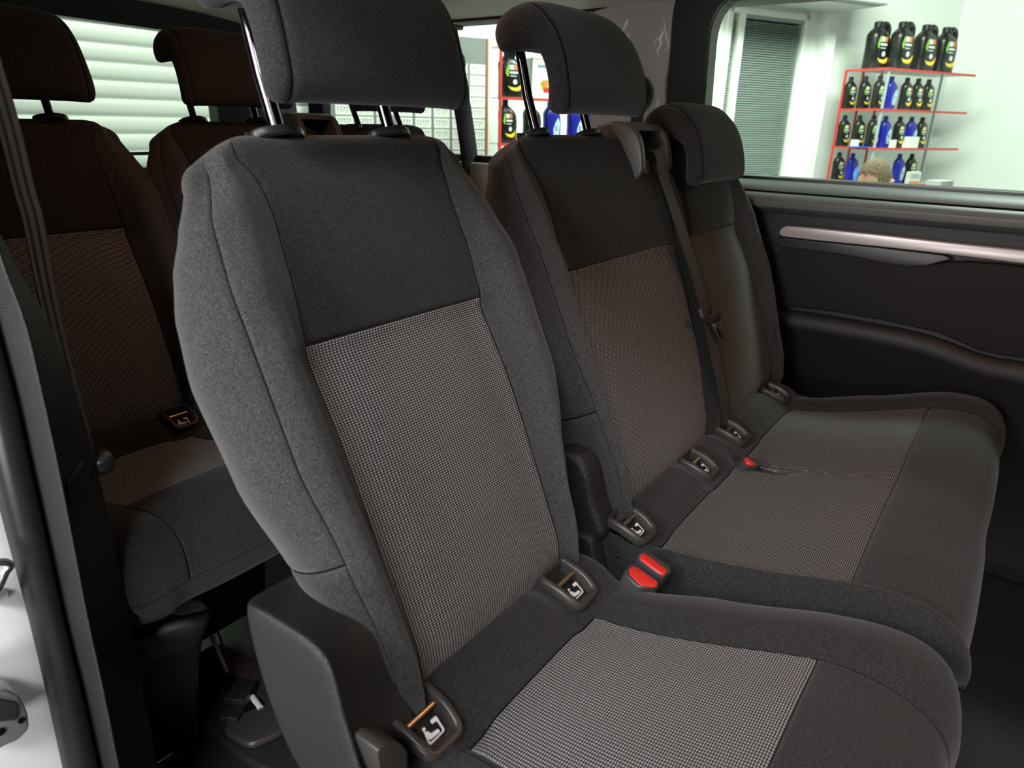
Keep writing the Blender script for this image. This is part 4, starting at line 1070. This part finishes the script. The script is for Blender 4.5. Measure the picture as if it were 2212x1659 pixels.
u1 = shelf_unit('shelf_unit', s0, sRm, zS, 'red edged shelf unit full of bottles, seen through the side window', [(s0, QD - .01, RSH), (sp_, .0, GP), (s0 + .20, QD - .01, RSH), (s0 + .42, QD - .01, RSH), (s0 + .05, .012, LGP)], depth=QD)
names_row = {0: 'on the top shelf', 1: 'on the second shelf', 2: 'on the third shelf', 3: 'on the lowest visible shelf'}
for i, x in enumerate((1886, 1938, 1989, 2033)):
    q_ = inside(x + 6, 120, .12); q_ = q_ + (.06 if q_ > .12 else 0); s, _ = sat(x + 6, 120, q_); put(j1, s, q_, zS[0], 0, 'large black oil jug on the top shelf, ' + ['leftmost of the four', 'second from left', 'third from left', 'rightmost of the four'][i])
ordw = ['first', 'second', 'third', 'fourth', 'fifth', 'sixth', 'seventh']
for r, xs, cols_ in ((1, (1836, 1867, 1898, 1923, 1957, 1981, 2004), 'kkkbkkk'), (2, (1822, 1854, 1884, 1910, 1941, 1966, 1989), 'kkkbkbk')):
    for i, (x, cc) in enumerate(zip(xs, cols_)):
        q_ = inside(x, 205 if r == 1 else 290, .08); s, _ = sat(x, 205 if r == 1 else 290, q_); put(b1 if cc == 'k' else b2, s, q_, zS[r], 0, '%s oil bottle on the %s shelf by the side window, %s from left' % ('black' if cc == 'k' else 'blue', ['', 'upper', 'middle'][r], ordw[i]))
for i, (x, cc) in enumerate(((1810, 'k'), (1839, 'b'), (1940, 'b'), (1966, 'k'))):
    q_ = inside(x, 370, .08); s, _ = sat(x, 370, q_); put(b1 if cc == 'k' else b2, s, q_, zS[3], 0, ['black oil bottle in the bottom left corner of the side window shelves', 'blue oil bottle left of the bowed head', 'blue oil bottle right of the bowed head', 'black oil bottle farthest right beyond the bowed head'][i])
def card(name, x, y, w_, h_, q, z, mt, label, cat='card', th=.01):
    q = max(q, inside(x, y, q) - .06) if x < 1915 else q
    s, zz_ = sat(x, y, q); m = MB(); wbox(m, s - w_ / 2, s + w_ / 2, q, q + th, z, z + h_); o = m.build(name, mt, None); return tag(o, label, cat)
PAP = mat('white_card', (.8, .82, .76), .7)
card('price_card', 1847, 312, .085, .055, .01, zS[2] + .001, PAP, 'white price card standing at the left of the middle shelf', 'price card')
card('price_card', 1930, 310, .07, .06, .01, zS[2] + .001, PAP, 'white price card near the shelf post', 'price card')
card('price_card', 1955, 314, .04, .035, .01, zS[2] + .001, PAP, 'small white price card right of the shelf post', 'price card')
card('carton', 1975, 305, .12, .085, .02, zS[2] + .001, PAP, 'pale carton in front of the middle shelf bottles', 'box', .05)
card('carton', 2024, 305, .075, .08, .05, zS[2] + .001, mat('grey_card', (.42, .44, .42), .7), 'grey carton at the right end of the middle shelf', 'box', .06)
card('folder', 1875, 318, .14, .006, .0, zS[2] + .001, mat('blue_card', (.05, .12, .6), .6), 'flat blue folder lying on the middle shelf', 'folder', .12)
card('carton', 1872, 360, .08, .12, .05, zS[3] + .001, mat('blue_box', (.04, .22, .75), .6), 'bright blue box just behind the bowed head', 'box', .06)

# person bent over the counter in front of the shelves
HC = dep(1893, 392, 3.7)
pp = empty('person', (HC.x, HC.y, GZ), 'person with short brown hair and dark blue jacket, head bowed, behind the window sill', 'person')
SK = mat('skin', (.62, .34, .22), .55); HR = mat('brown_hair', (.07, .05, .03), .9, noise=(140, (.20, .145, .085), .35, .7)); JK = mat('navy_jacket', (.015, .02, .045), .8)
fw_ = (Matrix.Rotation(math.radians(-28), 3, 'Z') @ (Vector((0, 0, 0)) - Vector((HC.x, HC.y, 0)))).normalized(); rt_ = Vector((-fw_.y, fw_.x, 0))     # fw_: towards the van
def pw(f, r, u): return HC + fw_ * f + rt_ * r + Z_ * u
def skinfig(name, verts, edges, radii, mt, parent, lv=2):
    org = base_of(parent); me = bpy.data.meshes.new(name); me.from_pydata([Vector(v) - org for v in verts], edges, []); me.materials.append(mt)
    o = bpy.data.objects.new(name, me); COL.objects.link(o); o.parent = parent
    s = o.modifiers.new('skin', 'SKIN'); s.use_smooth_shade = True
    for i, r in enumerate(radii): me.skin_vertices[0].data[i].radius = (r, r) if not isinstance(r, tuple) else r
    me.skin_vertices[0].data[0].use_root = True
    sb = o.modifiers.new('sub', 'SUBSURF'); sb.levels = lv; sb.render_levels = lv; return o
v = [pw(-.02, 0, -.62), pw(0, 0, -.42), pw(.0, 0, -.26), pw(-.01, 0, -.16), pw(.0, 0, -.10),
     pw(0, .17, -.28), pw(.10, .24, -.48), pw(.30, .16, -.58), pw(.38, .12, -.59), pw(0, -.17, -.28), pw(.10, -.24, -.48), pw(.30, -.16, -.58), pw(.38, -.12, -.59),
     pw(.05, .10, -.72), pw(.40, .11, -.74), pw(.38, .11, -1.1), pw(.36, .11, -1.14 - .0), pw(.05, -.10, -.72), pw(.40, -.11, -.74), pw(.38, -.11, -1.1), pw(.36, -.11, -1.14)]
ed = [(0, 1), (1, 2), (2, 3), (3, 4), (2, 5), (5, 6), (6, 7), (7, 8), (2, 9), (9, 10), (10, 11), (11, 12), (0, 13), (13, 14), (14, 15), (15, 16), (0, 17), (17, 18), (18, 19), (19, 20), (4, 21), (21, 5)]
v.append(pw(-.12, .12, -.07))
try:
    def mkskin(name, v, ed, rad, mt, parent):
        org = base_of(parent); me = bpy.data.meshes.new(name); me.from_pydata([Vector(a) - org for a in v], ed, []); me.materials.append(mt)
        o = bpy.data.objects.new(name, me); COL.objects.link(o); o.parent = parent
        bpy.context.view_layer.objects.active = o
        sk = o.modifiers.new('skin', 'SKIN'); sk.use_smooth_shade = True
        for i, r in enumerate(rad): me.skin_vertices[0].data[i].radius = (r, r)
        me.skin_vertices[0].data[0].use_root = True
        sb = o.modifiers.new('sub', 'SUBSURF'); sb.levels = 2; sb.render_levels = 2
        return o
    mkskin('jacket', v, ed, [.15, .16, .13, .055, .05, .075, .055, .04, .035, .075, .055, .04, .035, .10, .08, .06, .05, .10, .08, .06, .05, .075], JK, pp)
except Exception as ex: print('skin', ex)
# head: ellipsoid with brow, nose, chin and ears, tilted forward and down
def head_pt(th, ph, s=1.0):
    x = math.sin(th) * math.cos(ph); y = math.sin(th) * math.sin(ph); z = math.cos(th)      # x forward, y side, z up
    r = Vector((x * .098, y * .078, z * .118))
    if z < 0: r.x *= 1 - .12 * (-z); r.y *= 1 - .30 * (-z)
    if x > 0:
        r.x += .030 * math.exp(-((y / .16) ** 2 + ((z + .22) / .16) ** 2))          # nose
        r.x += .008 * math.exp(-((z - .10) / .10) ** 2) * (1 - y * y)                # brow
        r.x -= .012 * math.exp(-(((abs(y) - .35) / .16) ** 2 + ((z + .04) / .10) ** 2))   # eye sockets
        r.x += .008 * math.exp(-((y / .25) ** 2 + ((z + .55) / .08) ** 2))           # lips
    return r * s
PT = math.radians(24)
def headw(r):
    x = r.x * math.cos(PT) + r.z * math.sin(PT); z = -r.x * math.sin(PT) + r.z * math.cos(PT)
    return pw(x + .02, r.y, z)
def sphere_mesh(name, keep, s, mt, parent, nt_=24, np_=36):
    V = []; F = []
    for i in range(nt_ + 1):
        for j in range(np_): V.append(headw(head_pt(math.pi * max(.001, min(.999, i / nt_)), 2 * math.pi * j / np_, s)))
    for i in range(nt_):
        for j in range(np_):
            if keep(math.pi * (i + .5) / nt_, 2 * math.pi * (j + .5) / np_): F.append([i * np_ + j, (i + 1) * np_ + j, (i + 1) * np_ + (j + 1) % np_, i * np_ + (j + 1) % np_])
    return mesh(name, V, F, mt, parent)
hd = sphere_mesh('head', lambda a, b: True, 1.0, SK, pp)
def hairk(th, ph):
    f = math.cos(ph)               # 1 = forward
    lim = 1.85 - 1.12 * max(0, f) ** 1.2 + (.14 * math.exp(-((abs(math.sin(ph)) ) / .25) ** 2) * (f > 0))
    return th < lim
sphere_mesh('hair', hairk, 1.045, HR, hd)
for s in (-1, 1):
    P = [headw(Vector((.0, s * .077, -.02))), headw(Vector((-.012, s * .092, .012))), headw(Vector((-.006, s * .086, -.05)))]
    MB().tube([P[1], P[0], P[2]], [.010, .016, .008], 10).build('ear', SK, hd, smooth=True)
m = MB()
for s in (-1, 1):
    c_ = headw(Vector((.082, s * .030, -.005))); m.tube([c_, c_ + fw_ * .004], .009, 10)
m.build('eyes', VOID, hd)
# leaflet stand and cartons near the head
def pcard(name, x, y, D, w_, h_, mt, label, cat):
    c_ = dep(x, y, D); m = MB(); m.box(c_, (w_, .02, h_), MR); return m, c_
c_ = dep(1972, 385, 3.4)
ls = empty('leaflet_holder', c_ + Vector((0, 0, -.1)), 'white leaflet holder with an orange striped leaflet right of the bowed head', 'leaflet holder')
m = MB(); m.box(c_ + Vector((0, 0, -.06)), (.085, .02, .18), MR); m.build('leaflet', PAP, ls)
m = MB(); m.box(c_ + Vector((0, 0, -.025)) - P_ * .0105, (.075, .001, .022), MR, 0); m.box(c_ + Vector((0, 0, .004)) - P_ * .0105, (.06, .001, .004), MR, 1); m.box(c_ + Vector((0, 0, .014)) - P_ * .0105, (.06, .001, .003), MR, 1); m.box(c_ + Vector((0, 0, -.055)) - P_ * .0105, (.075, .001, .012), MR, 0)
m.build('print', [mat('orange_print', (.85, .28, .12), .6), mat('grey_print', (.25, .3, .5), .6)], ls)
ct = dep(2030, 392, 3.5)
bx = empty('box', ct, 'open grey carton on the counter at the right of the side window', 'box'); m = MB(); m.box(ct + Vector((0, 0, -.05)), (.10, .08, .11), MR); m.build('carton_body', mat('grey_card', (.42, .44, .42), .7), bx)
cz = c_.z - .15
tb = empty('counter', (c_.x, c_.y, GZ), 'pale counter top below the window line in front of the shelves', 'counter')
m = MB(); m.box(Vector((c_.x - .02, c_.y - .12, cz - .02)) , (.30, .50, .04), MR); m.build('counter_top', PAP, tb)
m = MB(); m.box(Vector((c_.x - .02, c_.y - .12, (cz - .04 + GZ) / 2)), (.26, .46, cz - .04 - GZ), MR); m.build('counter_body', mat('counter_body', (.6, .62, .6), .6), tb)

# ------------------------------------------------------------------ price board and second shelf unit, seen through the quarter window
QB = QW - .03
bx0, bz1 = sat(700, 84, QB); bx1, _ = sat(1055, 84, QB); _, bz1 = sat(1020, 81, QB)
pb = empty('price_board', W((bx0 + bx1) / 2, QB, bz1 - 1.5), 'grey price board with rows of white price tags beyond the rear side window', 'price board')
wbox(MB(), bx0, bx1, QB, QB + .02, bz1 - 1.3, bz1).build('board', mat('board_grey', (.20, .225, .215), .6), pb)
wbox(MB(), bx1 - .012, bx1, QB - .006, QB + .02, bz1 - 1.3, bz1).build('board_edge', mat('board_edge', (.45, .16, .05), .5), pb)
tx, tz = sat(1030, 150, QB); tw = .105; th_ = .058; proto = None; INK = mat('ink', (.12, .14, .13), .7)
zt0 = sat(1028, 150, QB)[1]; pz = (sat(1028, 150, QB)[1] - sat(1028, 268, QB)[1]) / 5.0
sx0 = sat(1031, 200, QB)[0]
def price_tag(par, s, z, k):
    m = MB(); wbox(m, s - tw / 2, s + tw / 2, QB - .004, QB - .0005, z - th_ / 2, z + th_ / 2)
    rnd = random.Random(k)
    x = s - tw * .38
    for d in range(5):
        wd = .008 + rnd.random() * .004; t = (-1) ** d * .004
        m.prism([W(x, QB - .0045, z - .012 + t), W(x + .003, QB - .0045, z - .012 + t), W(x + wd, QB - .0045, z + .014), W(x + wd - .003, QB - .0045, z + .014)], P_ * .0003, 1); 
        m.prism([W(x, QB - .0045, z + .012), W(x + wd, QB - .0045, z + .012), W(x + wd, QB - .0045, z + .016), W(x, QB - .0045, z + .016)], P_ * .0003, 1); x += .017
    return m.build('price_tag', [PAP, INK], par)
k = 0
for cidx in range(8):
    for r in range(9):
        s = sx0 - cidx * (tw + .018)
        if s - tw / 2 < bx0: continue
        price_tag(pb, s, zt0 - r * pz, k); k += 1
# second unit
q0 = .0
sA = sat(1078, 200, q0)[0]; sB = sat(1330, 200, q0)[0]
zz2 = [sat(1085, 99, q0)[1], sat(1120, 211, q0)[1]]; zz2.append(zz2[1] - (zz2[0] - zz2[1]) * .95)
u2 = shelf_unit('shelf_unit', sA, sB, zz2, 'red edged shelf unit beside the price board, behind the middle head restraint', [(sA + .008, 0, RSH), (sat(1202, 250, .10)[0], .10, RSH)], q0=q0, depth=.12, side=False)
j2 = copy_tree(j1); s, _ = sat(1103, 180, .06); j2.location = W(s, .06, zz2[1]); j2.scale = (.72, .8, .74); j2['label'] = 'black oil jug beside the price board, on the upper shelf'; j2['group'] = 'oil jugs'
for x, cc, lb_ in ((1096, 'k', 'black oil bottle below the jug beside the price board'), (1149, 'k', 'black oil bottle behind the head restraint post, lower shelf'), (1192, 'b', 'blue oil bottle right of the left head restraint post, lower shelf'), (1243, 'b', 'blue oil bottle beside the right head restraint post, lower shelf'), (1283, 'b', 'blue oil bottle touching the belt hood, lower shelf')):
    s, _ = sat(x, 270, .06); o = put(b1 if cc == 'k' else b2, s, .06, zz2[2], 0, lb_)
s, _ = sat(1162, 170, .1)
cb2 = empty('oil_carton', W(s, .1, zz2[1]), 'white carton with colourful print and green side next to the jug', 'box')
m = MB(); wbox(m, s - .075, s + .075, .03, .12, zz2[1], zz2[1] + .215); m.build('carton_body', PAP, cb2)
m = MB(); wbox(m, s + .075, s + .078, .03, .12, zz2[1], zz2[1] + .215, 0)
for (a, b, c, d, sl) in ((-.01, .03, .05, .10, 1), (.0, .045, .035, .06, 2), (-.02, .0, .07, .09, 3), (-.04, .04, .165, .18, 4)): wbox(m, s + a, s + b, .0285, .0298, zz2[1] + c, zz2[1] + d, sl)
m.build('print', [mat('green_side', (.02, .4, .12), .6), LO, RED, LG, mat('grey_print', (.3, .3, .3))], cb2)

# ------------------------------------------------------------------ lift everything to its real height above the garage floor
for o in list(COL.objects):
    if o.parent is None and o.type in ('MESH', 'EMPTY'): o.location.z += ZS
